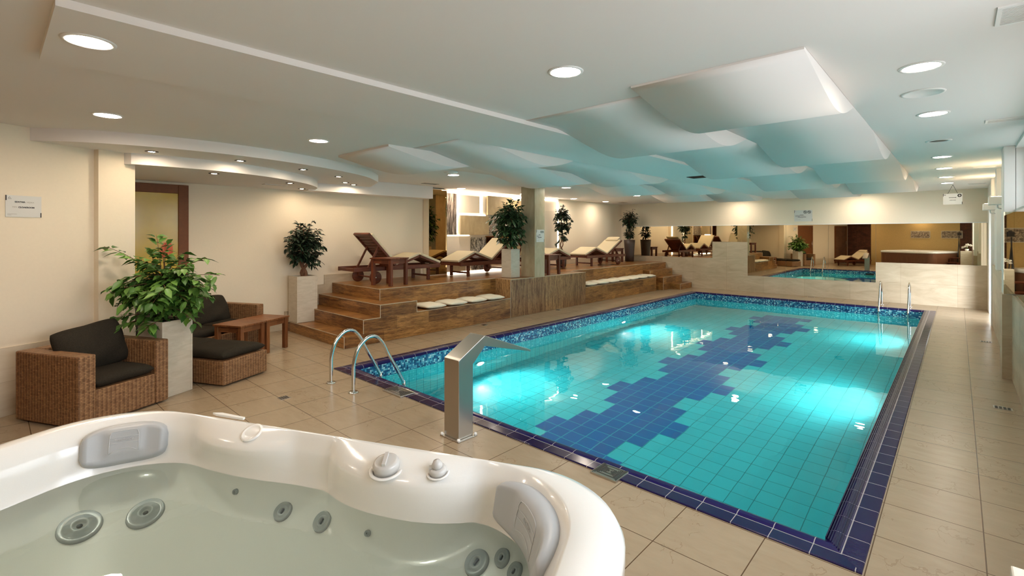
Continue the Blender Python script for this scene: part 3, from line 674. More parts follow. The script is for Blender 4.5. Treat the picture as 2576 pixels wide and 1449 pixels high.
# ================================================================== LOUNGERS
def make_lounger(label, back_deg, pillow_on=False, bare=False):
    # local: foot at y=0, head towards +y, deck z=0
    t = thing('sun_lounger', label, 'sun lounger', group='sun loungers on the platform')
    hw = 0.29
    for sx in (-1, 1):
        MB().bar((sx * hw, 0.02, 0.265), (sx * hw, 1.86, 0.265), 0.035, 0.075).build('side_rail', 'teak', t, 0.006)
        MB().bar((sx * (hw - 0.03), 0.28, 0.0), (sx * (hw - 0.03), 0.28, 0.235), 0.045, 0.06, (0, 1, 0)).build('leg', 'teak', t, 0.006)
        m = MB().lathe([(0.0, -0.016), (0.105, -0.016), (0.115, -0.010), (0.115, 0.010), (0.105, 0.016), (0.0, 0.016)], (0, 0, 0), 28)
        m.xf(T(sx * (hw + 0.03), 1.46, 0.115) @ Matrix.Rotation(R(90), 4, 'Y')); w = m.build('wheel', 'teak', t)
        m = MB().lathe([(0.0, 0.012), (0.014, 0.01), (0.016, 0.0)], (0, 0, 0), 12); m.xf(T(sx * (hw + 0.046), 1.46, 0.115) @ Matrix.Rotation(sx * R(90), 4, 'Y')); m.build('hub', 'chrome', w)
        MB().bar((sx * (hw - 0.03), 1.46, 0.115), (sx * (hw - 0.03), 1.46, 0.24), 0.04, 0.06, (0, 1, 0)).build('wheel_bracket', 'teak', t)
    MB().tube([(-hw - 0.03, 1.46, 0.115), (hw + 0.03, 1.46, 0.115)], 0.014, 8).build('axle', 'teak', t)
    MB().bar((-hw, 0.28, 0.08), (hw, 0.28, 0.08), 0.03, 0.035).build('stretcher', 'teak', t)
    m = MB()
    for y in (0.05, 0.97, 1.83): MB().bar((-hw, y, 0.262), (hw, y, 0.262), 0.06, 0.05).build('cross_rail', 'teak', t)
    A = Vector((0, 0.0, 0.295)); K = Vector((0, 0.48, 0.475)); S = Vector((0, 1.0, 0.305)); L = 0.80
    Bk = S + Vector((0, L * cos(R(back_deg)), L * sin(R(back_deg))))
    def panel(a, b, name, mat, w, th, lift, n=0):
        d = (b - a).normalized(); up = Vector((0, -d.z, d.y)); m = MB()
        if n:
            ln = (b - a).length
            for k in range(n): 
                c = a + d * (ln * (k + 0.5) / n) + up * lift; m.bar(tuple(c - Vector((w / 2 - 0.03, 0, 0))), tuple(c + Vector((w / 2 - 0.03, 0, 0))), ln / n * 0.8, 0.014, tuple(up))
            for sx in (-1, 1): m.bar(tuple(a + up * (lift - 0.008) + Vector((sx * (w / 2 - 0.018), 0, 0))), tuple(b + up * (lift - 0.008) + Vector((sx * (w / 2 - 0.018), 0, 0))), 0.036, 0.04, tuple(up))
            c = b + up * (lift - 0.008); m.bar(tuple(c - Vector((w / 2, 0, 0))), tuple(c + Vector((w / 2, 0, 0))), 0.05, 0.04, tuple(up))
        else:
            m.bar(tuple(a + up * lift), tuple(b + up * lift), w, th, tuple(up))
        return m.build(name, mat, t, 0.012 if not n else 0.004, 3)
    panel(A, K, 'calf_rest', 'teak', 0.54, 0, 0.0, 6); panel(K, S, 'seat_slats', 'teak', 0.54, 0, 0.0, 6); panel(S, Bk, 'backrest', 'teak', 0.56, 0, 0.0, 11)
    for sx in (-1, 1):
        m = MB(); c = S + (Bk - S) * 0.62; m.bar((sx * 0.2, c.y, c.z - 0.02), (sx * 0.2, min(1.8, c.y + 0.20), 0.28), 0.03, 0.03, (1, 0, 0)); m.build('back_strut', 'teak', t)
    panel(A, K, 'calf_cushion', 'cream', 0.55, 0.045, 0.036); panel(K, S, 'seat_cushion', 'cream', 0.55, 0.045, 0.036); panel(S, Bk - (Bk - S).normalized() * 0.03, 'back_cushion', 'cream', 0.55, 0.045, 0.036)
    if pillow_on:
        d = (Bk - S).normalized(); up = Vector((0, -d.z, d.y)); c = Bk + up * 0.04 - d * 0.02
        m = pillow(0.46, 0.20, 0.07, 12); m.xf(T(*c) @ Matrix(((1, 0, 0, 0), (0, d.y, up.y, 0), (0, d.z, up.z, 0), (0, 0, 0, 1)))); weld(m.build('head_pillow', 'cream', t))
    return t
z = PZ + 0.002
L = make_lounger('teak lounger with steep slatted back turned to the camera, beside the wooden steps', 47)
L.location = (-7.90, 6.15, z); L.rotation_euler = (0, 0, R(178))
L = make_lounger('teak lounger with raised knee rest in front of the lit stone feature wall', 36); L.location = (-7.78, 6.52, z); L.rotation_euler = (0, 0, R(2))
L = make_lounger('teak lounger half hidden behind the stone column', 40); L.location = (-7.78, 10.40, z); L.rotation_euler = (0, 0, R(180))
L = make_lounger('teak lounger with head pillow nearest the far mirror wall', 29, True); L.location = (-7.70, 11.02, z); L.rotation_euler = (0, 0, R(-4))
L = make_lounger('teak lounger on the tiled floor left of the hot tub, seen in far mirror', 30, True); L.location = (-4.5, -0.3, 0.0); L.rotation_euler = (0, 0, R(-150)); L['group'] = 'sun loungers on the pool deck'

# ================================================================== SIDE TABLES
def side_table(label, loc, rz, w, d, h, top='teaktop', frame='teak', group=None):
    t = thing('side_table', label, 'table', loc, rz, group)
    m = MB(); n = 6
    for k in range(n): m.box(-w / 2 + 0.003, -d / 2 + d * k / n + 0.002, h - 0.022, w / 2 - 0.003, -d / 2 + d * (k + 1) / n - 0.002, h)
    m.build('table_top', top, t, 0.003, swap=True)
    i = 0.045
    m = MB()
    for s_ in (-1, 1):
        m.box(-w / 2 + i, s_ * (d / 2 - i) - 0.011, h - 0.10, w / 2 - i, s_ * (d / 2 - i) + 0.011, h - 0.022)
        m.box(s_ * (w / 2 - i) - 0.011, -d / 2 + i, h - 0.10, s_ * (w / 2 - i) + 0.011, d / 2 - i, h - 0.022)
    m.build('apron', frame, t, 0.002)
    for sx in (-1, 1):
        for sy in (-1, 1): MB().box(sx * (w / 2 - i) - 0.028, sy * (d / 2 - i) - 0.028, 0.0, sx * (w / 2 - i) + 0.028, sy * (d / 2 - i) + 0.028, h - 0.022).build('leg', frame, t, 0.004, swap=True)
    return t
side_table('dark teak side table on the platform edge beside the slatted lounger back', (-7.34, 4.78, z), R(13), 0.50, 0.46, 0.477, 'teak')
side_table('dark teak side table at the platform edge just right of the stone column', (-6.72, 8.42, z), 0, 0.48, 0.46, 0.44, 'teak')
side_table('dark teak side table beside the dark mosaic pot at the platform far end', (-8.05, 13.55, z), 0, 0.44, 0.44, 0.44, 'teak')
TA = R(26.3)
tu = Vector((cos(TA), sin(TA), 0)); td = Vector((-sin(TA), cos(TA), 0)); F = Vector((-6.78, 2.20, 0))
for k, lb in enumerate(('warm teak low table by the sofa, nearer the camera of a joined pair', 'warm teak low table by the sofa, nearer the steps of a joined pair')):
    c = F - tu * 0.235 + td * (0.218 + k * 0.438); side_table(lb, (c.x, c.y, 0.0), TA, 0.47, 0.434, 0.46, 'teaktop', 'teaktop', 'joined low tables by the sofa')

# ================================================================== WICKER SEATING
AR = R(26)
au = Vector((cos(AR), sin(AR), 0)); ad = Vector((-sin(AR), cos(AR), 0))
# armchair: local x = width along ad, y = depth towards back (-au)
t = thing('wicker_armchair', 'square brown wicker armchair with charcoal cushions against the left wall', 'armchair', (-6.12, 0.158, 0), AR)
# local frame rotated by AR: x = au (front), y = ad (side)
Dp, Wd, Hh = 0.80, 0.78, 0.615
MB().box(0.0, 0.0, 0.015, Dp, 0.135, Hh).build('arm', 'wicker', t, 0.012)
MB().box(0.0, Wd - 0.125, 0.015, Dp, Wd, Hh).build('arm', 'wicker', t, 0.012)
MB().box(0.0, 0.135, 0.015, 0.13, Wd - 0.125, Hh).build('back', 'wicker', t, 0.012)
MB().box(0.13, 0.137, 0.015, Dp - 0.006, Wd - 0.127, 0.30).build('seat_base', 'wicker', t, 0.008)
o = weld(pillow(0.66, 0.515, 0.115, 18, 8.0, 0.0, 0.003, 3, 0.04).xf(T(0.465, 0.395, 0.298)).build('seat_cushion', 'darkfabric', t))
m = pillow(0.45, 0.60, 0.22, 18, 2.4, 0.0, 0.012, 5); m.xf(T(0.33, 0.395, 0.385 + 0.20) @ Matrix.Rotation(R(70), 4, 'Y') @ RZ(R(7)) @ T(0, 0, -0.10)); weld(m.build('back_cushion', 'darkfabric', t))
# sectional sofa: chaise + seat + arm; origin at chaise front-left corner
t = thing('wicker_sofa', 'L-shaped brown wicker sofa with charcoal cushions behind the large leafy planter', 'sofa', (-5.80, 1.714, 0), AR)
MB().box(-1.22, 0.0, 0.015, 0.0, 0.605, 0.272).build('chaise_base', 'wicker', t, 0.012)
MB().box(-1.90, 0.0, 0.015, -1.22, 1.70, 0.272).build('seat_base', 'wicker', t, 0.012)
MB().box(-2.02, 0.0, 0.015, -1.90, 1.82, 0.60).build('back', 'wicker', t, 0.012)
MB().box(-1.90, 1.70, 0.015, -1.22, 1.82, 0.60).build('arm', 'wicker', t, 0.012)
def slabpad(w, d, h, c, seed, name='seat_cushion'):
    m = pillow(w, d, h, 20, 9.0, 0.0, 0.003, seed, 0.03); m.xf(T(*c)); return weld(m.build(name, 'darkfabric', t))
slabpad(0.70, 0.595, 0.10, (-0.36, 0.30, 0.272), 1); slabpad(0.58, 0.595, 0.10, (-0.98, 0.30, 0.272), 2)
slabpad(0.62, 0.545, 0.12, (-1.575, 0.30, 0.272), 6); slabpad(0.64, 0.545, 0.12, (-1.565, 0.85, 0.272), 7); slabpad(0.64, 0.545, 0.12, (-1.565, 1.40, 0.272), 8)
for k, y in enumerate((0.34, 0.88, 1.38)):
    m = pillow(0.44, 0.58, 0.22, 18, 2.4, 0.0, 0.014, 11 + k); m.xf(T(-1.74, y, 0.385 + 0.17) @ RZ(R(4 * (k - 1))) @ Matrix.Rotation(R(66), 4, 'Y') @ RZ(R(6 - 5 * k)) @ T(0, 0, -0.11)); weld(m.build('back_cushion', 'darkfabric', t))

# ================================================================== PLANTS
def add_leaf(m, p, d, up, ln, wd):
    d = d.normalized(); s_ = d.cross(up)
    s_ = s_.normalized() if s_.length > 1e-4 else d.orthogonal().normalized(); u = s_.cross(d)
    droop = -0.22 * ln * Vector((0, 0, 1))
    a = p; b = p + d * ln * 0.42 + u * 0.02 * ln; c = p + d * ln + droop
    b += droop * 0.2
    l1 = p + d * ln * 0.22 + s_ * wd * 0.34 + u * 0.10 * wd; r1 = p + d * ln * 0.22 - s_ * wd * 0.34 + u * 0.10 * wd
    l2 = p + d * ln * 0.55 + s_ * wd * 0.42 + u * 0.16 * wd + droop * 0.35; r2 = p + d * ln * 0.55 - s_ * wd * 0.42 + u * 0.16 * wd + droop * 0.35
    e = p + d * ln * 0.72 + droop * 0.5
    m.add([a, l1, l2, c, r2, r1, b, e], [(0, 6, 1), (1, 6, 7, 2), (2, 7, 3), (0, 5, 6), (5, 4, 7, 6), (4, 3, 7)], 0, True)
def foliage(rnd, leaves, twigs, base, tips, per, ln, wd, sag=0.25):
    for tip in tips:
        tip = Vector(tip); base_ = Vector(base) + Vector((rnd.uniform(-.04, .04), rnd.uniform(-.04, .04), rnd.uniform(-0.05, 0.10)))
        midp = (base_ + tip) / 2 + Vector((0, 0, sag * (tip - base_).length * 0.5)); pts = []
        for k in range(7):
            s_ = k / 6; pts.append((1 - s_) ** 2 * base_ + 2 * s_ * (1 - s_) * midp + s_ * s_ * tip)
        twigs.tube([tuple(p) for p in pts], [0.005 * (1 - 0.6 * k / 6) for k in range(7)], 5)
        for k in range(per):
            s_ = 0.25 + 0.75 * (k + rnd.random() * 0.6) / per; s_ = min(s_, 1.0); i = min(int(s_ * 6), 5); f = s_ * 6 - i
            p = pts[i] * (1 - f) + pts[i + 1] * f; ax = (pts[i + 1] - pts[i]).normalized()
            sd = ax.cross(Vector((0, 0, 1))); sd = sd.normalized() if sd.length > 0.05 else Vector((rnd.uniform(-1, 1), rnd.uniform(-1, 1), 0)).normalized()
            d = ax * rnd.uniform(0.3, 0.9) + sd * (1 if k % 2 else -1) * rnd.uniform(0.5, 1.1) + Vector((rnd.uniform(-.4, .4), rnd.uniform(-.4, .4), rnd.uniform(-0.75, 0.25)))
            up = Vector((rnd.uniform(-.5, .5), rnd.uniform(-.5, .5), 1))
            q = p + d.normalized() * ln * 0.15
            add_leaf(leaves, q, d, up, ln * rnd.uniform(0.7, 1.15), wd * rnd.uniform(0.75, 1.1))
def ball_tips(rnd, c, r, n, shell=0.55):
    out = []
    for k in range(n):
        zz = 1 - 2 * (k + 0.5) / n; a = k * 2.39996 + rnd.uniform(-.3, .3); q = math.sqrt(max(0, 1 - zz * zz)); s_ = rnd.uniform(shell, 1.0)
        out.append((c[0] + r[0] * q * cos(a) * s_, c[1] + r[1] * q * sin(a) * s_, c[2] + r[2] * zz * s_))
    return out
def box_planter(t, w, d, h, mat='planter'):
    i = 0.025; m = MB()
    m.box(-w / 2, -d / 2, 0, w / 2, -d / 2 + i, h); m.box(-w / 2, d / 2 - i, 0, w / 2, d / 2, h); m.box(-w / 2, -d / 2 + i, 0, -w / 2 + i, d / 2 - i, h); m.box(w / 2 - i, -d / 2 + i, 0, w / 2, d / 2 - i, h)
    m.box(-w / 2 + i, -d / 2 + i, 0, w / 2 - i, d / 2 - i, 0.05); m.build('planter_box', mat, t, 0.003)
    MB().box(-w / 2 + i, -d / 2 + i, 0.05, w / 2 - i, d / 2 - i, h - 0.03).build('soil', 'soil', t)
def plant(label, loc, rz, pot, base_z, tips, per, ln, wd, leaf, trunk_paths, seed, sag=0.25, bases=None):
    rnd = random.Random(seed); t = thing('potted_ficus', label, 'plant', loc, rz); pot(t)
    tr = MB()
    for path, r0 in trunk_paths: tr.tube(curve_pts3(path, 5), [r0 * (1 - 0.5 * k / (5 * (len(path) - 1))) for k in range(5 * (len(path) - 1) + 1)], 8)
    lv = MB(); tips = tips(rnd); bs = bases or [(0, 0, base_z)]
    for k, tp in enumerate(tips):
        b = min(bs, key=lambda q: (q[2] - tp[2]) ** 2 * 1.0 + (q[0] - tp[0]) ** 2 + (q[1] - tp[1]) ** 2)
        foliage(rnd, lv, tr, b, [tp], per, ln, wd, sag)
    tr.build('trunk', 'trunk', t); lv.build('foliage', leaf, t, smooth=True); return t
# 1 large leafy plant in the foreground; world offsets (unrotated), planter rotated
def pot1(t):
    box_planter(t, 0.33, 0.33, 0.765)
def rotv(v, a): return (v[0] * cos(a) - v[1] * sin(a), v[0] * sin(a) + v[1] * cos(a), v[2])
vr = Vector((0.735, 0.678, 0)); vf = Vector((-0.678, 0.735, 0))           # directions along and across the room diagonal
def tips1(rnd):
    tips = ball_tips(rnd, (0, 0, 1.03), (0.50, 0.50, 0.26), 84, 0.45)
    sp = [(-0.60, -0.05, 1.52), (-0.36, 0.05, 1.40), (-0.10, 0.0, 1.64), (-0.04, 0.05, 1.55), (-0.13, -0.05, 1.48), (0.1, 0.1, 1.45), (-0.2, -0.1, 1.38), (0.05, -0.12, 1.5), (0.2, -0.05, 1.28), (-0.12, 0.12, 1.3), (0.0, -0.2, 1.36), (0.42, 0, 1.40), (0.56, 0, 1.22), (0.50, -0.1, 1.12), (-0.45, 0.1, 1.18), (0.18, 0.1, 1.38), (0.3, -0.15, 1.30), (-0.42, -0.15, 0.80), (0.38, -0.1, 0.74), (-0.33, -0.25, 0.72), (0.02, -0.3, 0.72), (-0.25, 0, 1.33)]
    for a, b, zz in sp: v = a * vr + b * vf; tips.append((v.x, v.y, zz))
    return [rotv(p, -AR) for p in tips if p[2] > 0.78 or math.hypot(p[0], p[1]) > 0.22]
plant('large leafy green ficus in a tall pale stone planter beside the wicker armchair', (-6.05, 1.25, 0), AR, pot1, 0.8, tips1, 14, 0.118, 0.074, 'leaf',
      [([(0, 0, 0.72), (0.02, 0.01, 0.9), (0.0, 0.03, 1.1)], 0.014), ([(0.03, 0, 0.72), (-0.02, -0.02, 0.92), (-0.05, -0.02, 1.15)], 0.012), ([(-0.03, 0.02, 0.72), (0.04, 0.03, 0.95), (0.08, 0.02, 1.1)], 0.012)], 3, 0.3, [(0, 0, 0.82), (0, 0, 1.0), (-0.02, 0, 1.12)])
# 2 ball ficus on the first step
plant('round-headed dark ficus in a pale stone planter standing on the lowest wooden step', (-8.215, 3.640, 0.17), 0, lambda t: box_planter(t, 0.34, 0.345, 0.77), 1.05,
      lambda rnd: [(max(p[0], -0.15), p[1], p[2]) for p in ball_tips(rnd, (0.04, 0.02, 1.33), (0.33, 0.36, 0.36), 96, 0.4)] + [(0.2, 0.15, 0.95), (0.24, 0.2, 1.0), (-0.08, -0.1, 0.98), (0.12, 0.12, 0.92), (0.15, 0.1, 1.72), (-0.1, -0.05, 1.68)], 13, 0.098, 0.058, 'leafdark',
      [([(0, 0, 0.70), (0.05, 0.03, 0.80), (-0.02, 0.0, 0.95), (0.03, 0.02, 1.12), (0, 0, 1.3)], 0.035), ([(0.06, 0.04, 0.70), (-0.02, -0.02, 0.82), (0.05, 0.05, 0.98), (-0.01, 0, 1.12), (0.05, 0.03, 1.3)], 0.032), ([(-0.05, -0.03, 0.70), (0.03, 0.0, 0.84), (-0.03, -0.03, 1.0), (0.02, 0.03, 1.2)], 0.028)], 5, 0.1, [(0, 0, 1.1), (0, 0, 1.3)])
# 3 ficus by the column
plant('tall glossy ficus in a pale stone planter in front of the stone column', (-6.815, 7.345, 0.755), 0, lambda t: box_planter(t, 0.27, 0.27, 0.585), 0.7,
      lambda rnd: [(p[0], min(p[1], 0.22), p[2]) for p in ball_tips(rnd, (0, -0.02, 1.13), (0.42, 0.42, 0.50), 120, 0.4)] + [(0.0, 0.0, 1.63), (0.12, 0.1, 1.58), (0.2, 0.15, 0.75), (-0.15, -0.1, 0.78), (-0.2, -0.15, 0.86)], 15, 0.125, 0.062, 'leafmid',
      [([(0, 0, 0.55), (0.02, 0.02, 0.7), (-0.01, 0, 0.9), (0.02, 0.01, 1.2)], 0.018), ([(0.03, 0.0, 0.55), (-0.02, 0, 0.72), (0.04, 0.02, 0.95), (0, 0, 1.15)], 0.014)], 9, 0.15, [(0, 0, 0.72), (0, 0, 0.95), (0, 0, 1.2)])
# 4 ficus behind the column on the platform
def pot4(t):
    m = MB().lathe([(0.0, 0.0), (0.13, 0.0), (0.16, 0.30), (0.145, 0.30), (0.14, 0.27), (0.0, 0.27)], (0, 0, 0), 24); m.build('pot', 'darkpot', t)
plant('slender dark ficus in front of the lit white panel, right of the stone column', (-8.0, 10.66, 0.757), 0, pot4, 0.7,
      lambda rnd: [(max(p[0], -0.2), p[1], p[2]) for p in ball_tips(rnd, (0.02, 0.05, 1.22), (0.27, 0.30, 0.52), 84, 0.4)] + [(-0.12, -0.1, 0.60), (0.03, 0.1, 0.72)], 15, 0.088, 0.055, 'leafdark',
      [([(0, 0, 0.25), (0.03, 0.03, 0.42), (-0.03, 0, 0.58), (0.02, 0.02, 0.8), (0, 0, 1.3)], 0.022), ([(0.02, 0.0, 0.25), (-0.03, -0.03, 0.42), (0.04, 0.03, 0.6), (0, 0, 0.8)], 0.02)], 13, 0.1, [(0, 0, 0.8), (0, 0, 1.1), (0, 0, 1.4)])
# 5 dark mosaic pot in the far corner
def pot5(t):
    m = MB().lathe([(0.0, 0.0), (0.14, 0.0), (0.145, 0.2), (0.17, 0.55), (0.18, 0.70), (0.165, 0.70), (0.155, 0.62), (0.0, 0.62)], (0, 0, 0), 28); m.build('pot', 'darkpot', t)
plant('bushy dark plant in a tall dark mosaic pot in the far platform corner', (-7.87, 14.18, 0.757), 0, pot5, 0.8,
      lambda rnd: ball_tips(rnd, (0, 0, 1.40), (0.27, 0.27, 0.30), 40, 0.5) + ball_tips(rnd, (0.0, 0, 0.92), (0.18, 0.18, 0.18), 18, 0.5) + [(0.08, 0.1, 1.72)], 12, 0.125, 0.05, 'leafdark',
      [([(0, 0, 0.6), (0.01, 0, 0.9), (0, 0.01, 1.3)], 0.02)], 17, 0.1, [(0, 0, 0.8), (0, 0, 1.25)])

# ================================================================== FEATURE WALL
fx = -8.38
t = thing('feature_wall', 'backlit feature wall of stone slabs and nature prints behind the platform', 'wall panel')
MB().box(BACKX + 0.002, 6.88, 0.757, fx, 11.05, CEIL - 0.001).build('backing', 'backlit', t)
def fp(name, y0, y1, z0, z1, mat, front=fx + 0.045, back=fx + 0.02): return MB().box(back, y0, z0, front, y1, z1).build(name, mat, t, 0.003)
fp('bark_panel', 6.90, 7.19, 1.63, 2.56, 'bark'); fp('lit_panel', 7.25, 7.92, 2.14, 2.54, 'backlit', fx + 0.03)
fp('stone_slab', 8.15, 9.0, 2.11, 2.57, 'slab', fx + 0.07); fp('stone_slab', 7.25, 8.15, 1.63, 2.075, 'slab', fx + 0.11, fx + 0.07)
fp('grass_print', 8.17, 8.85, 1.63, 2.07, 'grassprint'); fp('lit_panel', 6.90, 7.62, 0.80, 1.60, 'backlit', fx + 0.03)
fp('reed_print', 7.64, 8.11, 1.13, 1.57, 'bamboo'); fp('stone_slab', 7.02, 7.45, 0.80, 1.07, 'slab', fx + 0.05); fp('reed_print', 7.64, 8.3, 0.80, 1.08, 'bamboo')
fp('lit_panel', 9.95, 10.95, 0.80, 2.30, 'backlit', fx + 0.03); fp('stone_slab', 9.05, 9.9, 1.1, 2.5, 'slab')
m = MB()
for y0, y1, z0, z1 in ((6.92, 11.0, 2.585, 2.605), (7.21, 7.235, 1.68, 2.56), (7.95, 8.02, 2.10, 2.56), (7.27, 8.12, 2.085, 2.11), (6.95, 7.60, 1.605, 1.622), (10.97, 11.02, 0.8, 2.55), (9.9, 9.94, 0.85, 2.55), (6.95, 8.9, 0.765, 0.785)): m.box(fx, y0, z0, fx + 0.018, y1, z1)
m.build('led_strip', 'led', t)
tag(MB().box(fx, 8.13, 0.90, fx + 0.05, 8.90, 1.60).build('wall_mirror', 'mirrorbrown'), 'bronze mirror tile in the feature wall behind the ficus planter', 'mirror')
t = thing('wall_mirror', 'tall bronze mirror panel at the left end of the lit feature wall', 'mirror')
MB().box(BACKX + 0.014, 6.37, 0.757, -8.30, 6.87, CEIL - 0.02).build('mirror_box', 'wall', t); MB().box(-8.30, 6.375, 0.77, -8.292, 6.865, CEIL - 0.04).build('mirror_glass', 'mirrorbrown', t)

# ================================================================== FAR WALL MIRRORS
def wmirror(label, x0, x1, z0, z1): tag(MB().box(x0 + 0.002, FARY - 0.014, z0, x1 - 0.002, FARY - 0.004, z1).build('wall_mirror', 'mirror'), label, 'mirror')
MT = 1.893
wmirror('mirror pane on the far wall above the platform, left one', -8.06, -6.06, 0.93, MT)
wmirror('mirror pane on the far wall above the platform, beside the raised stone block', -6.06, -5.41, 0.93, MT)
wmirror('short mirror pane on the far wall above the raised stone block', -5.41, -4.42, 1.42, MT)
wmirror('tall mirror pane on the far wall just right of the raised stone block', -4.42, -3.44, 0.46, MT)
wmirror('tall mirror pane on the far wall, middle of the three low-reaching ones', -3.44, -2.462, 0.46, MT)
wmirror('tall mirror pane on the far wall, right-hand of the three low-reaching ones', -2.462, -1.475, 0.46, MT)
wmirror('mirror pane on the far wall above the pool ladder, reflecting the hot tub', -1.475, RX - 0.005, 0.96, MT)
tag(MB().box(0.384, 7.838, 0.97, 0.47, 7.848, 1.90).build('wall_mirror', 'mirror'), 'narrow mirror strip on the face of the right-hand pilaster', 'mirror')
tag(MB().box(0.468, 6.25, 0.97, 0.478, 7.83, 1.90).build('wall_mirror', 'mirror'), 'mirror panel on the right wall below the high bright window', 'mirror')

# ================================================================== SIGNS
def frame_m(o, u, v): # local x->u, y->v, z->normal
    n = Vector(u).cross(Vector(v)); return Matrix(((u[0], v[0], n[0], o[0]), (u[1], v[1], n[1], o[1]), (u[2], v[2], n[2], o[2]), (0, 0, 0, 1)))
def sign_base(label, w, h, mt, t=None):
    t = thing('wall_sign', label, 'sign')
    m = MB().box(-w / 2, -h / 2, 0.001, w / 2, h / 2, 0.006); m.xf(mt); m.build('board', 'sign', t)
    m = MB().box(-w / 2, h / 2 - h * 0.235, 0.006, -w / 2 + 0.008, h / 2, 0.0068); m.box(w / 2 - 0.008, -h / 2, 0.006, w / 2, -h / 2 + h * 0.22, 0.0068); m.xf(mt); m.build('corner_bar', 'ink', t)
    m = MB()
    m.tube(curve_pts3([(-w / 2 + 0.020, h / 2 - 0.026, 0.0065), (-w / 2 + 0.027, h / 2 - 0.016, 0.0065), (-w / 2 + 0.036, h / 2 - 0.022, 0.0065)], 4), 0.0012, 5)
    m.tube(curve_pts3([(-w / 2 + 0.017, h / 2 - 0.034, 0.0065), (-w / 2 + 0.029, h / 2 - 0.030, 0.0065), (-w / 2 + 0.042, h / 2 - 0.032, 0.0065)], 4), 0.0013, 5)
    m.xf(mt); m.build('emblem', 'ink', t); return t
def bars(t, mt, rows, mat):
    m = MB()
    for x0, x1, y, hgt in rows: m.box(x0, y - hgt / 2, 0.006, x1, y + hgt / 2, 0.0066)
    m.xf(mt); m.build('fine_print', mat, t)
c = wl(0.165, 0.0, 1.905); mt = frame_m(c, dW, (0, 0, 1))
t = sign_base('white sign reading SZATNIA MESKA and MEN CLOAKROOM on the left wall', 0.262, 0.198, mt)
def tx_(s, size, x, y, mat, bold, al='LEFT'): text(s, size, 'lettering', mat, t, mt @ T(x, y, 0.006), bold, al)
tx_('SZATNIA', 0.0185, -0.066, 0.040, 'ink', 0.0009); tx_('MĘSKA', 0.0175, 0.020, 0.039, 'grey', 0.0)
tx_('MEN', 0.0175, -0.084, -0.008, 'grey', 0.0); tx_('CLOAKROOM', 0.0185, -0.040, -0.009, 'ink', 0.0009)
bars(t, mt, [(-0.118, -0.05, -0.073, 0.003), (-0.118, -0.09, -0.082, 0.003)], 'grey')
def pictos(t, mt, w, h, s):
    for k, x in enumerate((w * 0.11, w * 0.33)):
        m = MB(); m.tube([(x + s * cos(a), h * 0.32 + s * sin(a), 0.0068) for a in [2 * PI * i / 24 for i in range(25)]], s * 0.13, 6)
        m.bar((x - s * 0.7, h * 0.32 + s * 0.7, 0.0068), (x + s * 0.7, h * 0.32 - s * 0.7, 0.0068), s * 0.2, 0.001); 
        m.lathe([(0, 0.001), (s * 0.33, 0.001), (s * 0.33, 0)], (x - s * 0.05, h * 0.32 + s * 0.05, 0.0064), 14)
        m.xf(mt); m.build('pictogram', 'ink', t)
def rules_sign(label, w, h, mt):
    t = sign_base(label, w, h, mt); pictos(t, mt, w, h, w * 0.085)
    bars(t, mt, [(-w * 0.2, w * 0.02, 0.02, 0.011), (-w * 0.45, -w * 0.18, -0.008, 0.010), (-w * 0.31, w * 0.16, -0.034, 0.011)], 'ink')
    bars(t, mt, [(-w * 0.45, -w * 0.24, 0.018, 0.007), (-w * 0.14, w * 0.08, -0.008, 0.006), (-w * 0.45, -w * 0.34, -0.036, 0.005), (-w * 0.45, w * 0.0, -0.062, 0.005), (-w * 0.45, -w * 0.15, -0.10, 0.005)], 'grey'); return t
rules_sign('white pool rules sign with two prohibition symbols on the far wall', 0.42, 0.30, frame_m((-3.03, FARY, 2.135), (1, 0, 0), (0, 0, 1)))
rules_sign('white pool rules sign with two prohibition symbols on the stone column', 0.26, 0.26, frame_m((-6.462, 7.875, 1.61), (0, 1, 0), (0, 0, 1)))
# hanging lifeguard sign
hy = 13.3
t = thing('hanging_sign', 'white lifeguard sign with cross symbol hanging on cords from the far ceiling', 'sign'); mt = frame_m((-0.075, hy, 2.36), (1, 0, 0), (0, 0, 1)); w, h = 0.29, 0.22
m = MB().box(-w / 2, -h / 2, -0.003, w / 2, h / 2, 0.003); m.xf(mt); m.build('board', 'sign', t)
m = MB().box(-w / 2, h / 2 - 0.05, 0.003, -w / 2 + 0.009, h / 2, 0.0045); m.box(w / 2 - 0.009, -h / 2, 0.003, w / 2, -h / 2 + 0.05, 0.0045); m.add([(-w / 2 + 0.02, h / 2 - 0.015, 0.004), (-w / 2 + 0.05, h / 2 - 0.028, 0.004), (-w / 2 + 0.02, h / 2 - 0.035, 0.004)], [(0, 2, 1)]); m.xf(mt); m.build('corner_bar', 'ink', t)
m = MB().lathe([(0.0, 0.0045), (0.032, 0.0045), (0.032, 0.003)], (w / 2 - 0.042, h / 2 - 0.042, 0), 24); m.xf(mt); dk = m.build('cross_symbol', 'ink', t)
m = MB().box(-0.018, -0.005, 0, 0.018, 0.005, 0.0016).box(-0.005, -0.018, 0, 0.005, 0.018, 0.0016); m.xf(mt @ T(w / 2 - 0.042, h / 2 - 0.042, 0.0046)); m.build('cross', 'sign', dk)
text('RATOWNIK', 0.021, 'lettering', 'ink', t, mt @ T(0, 0.028, 0.0035), 0.0008); text('LIFEGUARD', 0.019, 'lettering', 'ink', t, mt @ T(0, -0.024, 0.0035), 0.0004)
m = MB().tube([(-0.15, hy, 2.468), (-0.072, hy, CEIL)], 0.003, 6).tube([(0.0, hy, 2.468), (-0.072, hy, CEIL)], 0.003, 6); m.build('cord', 'ink', t)

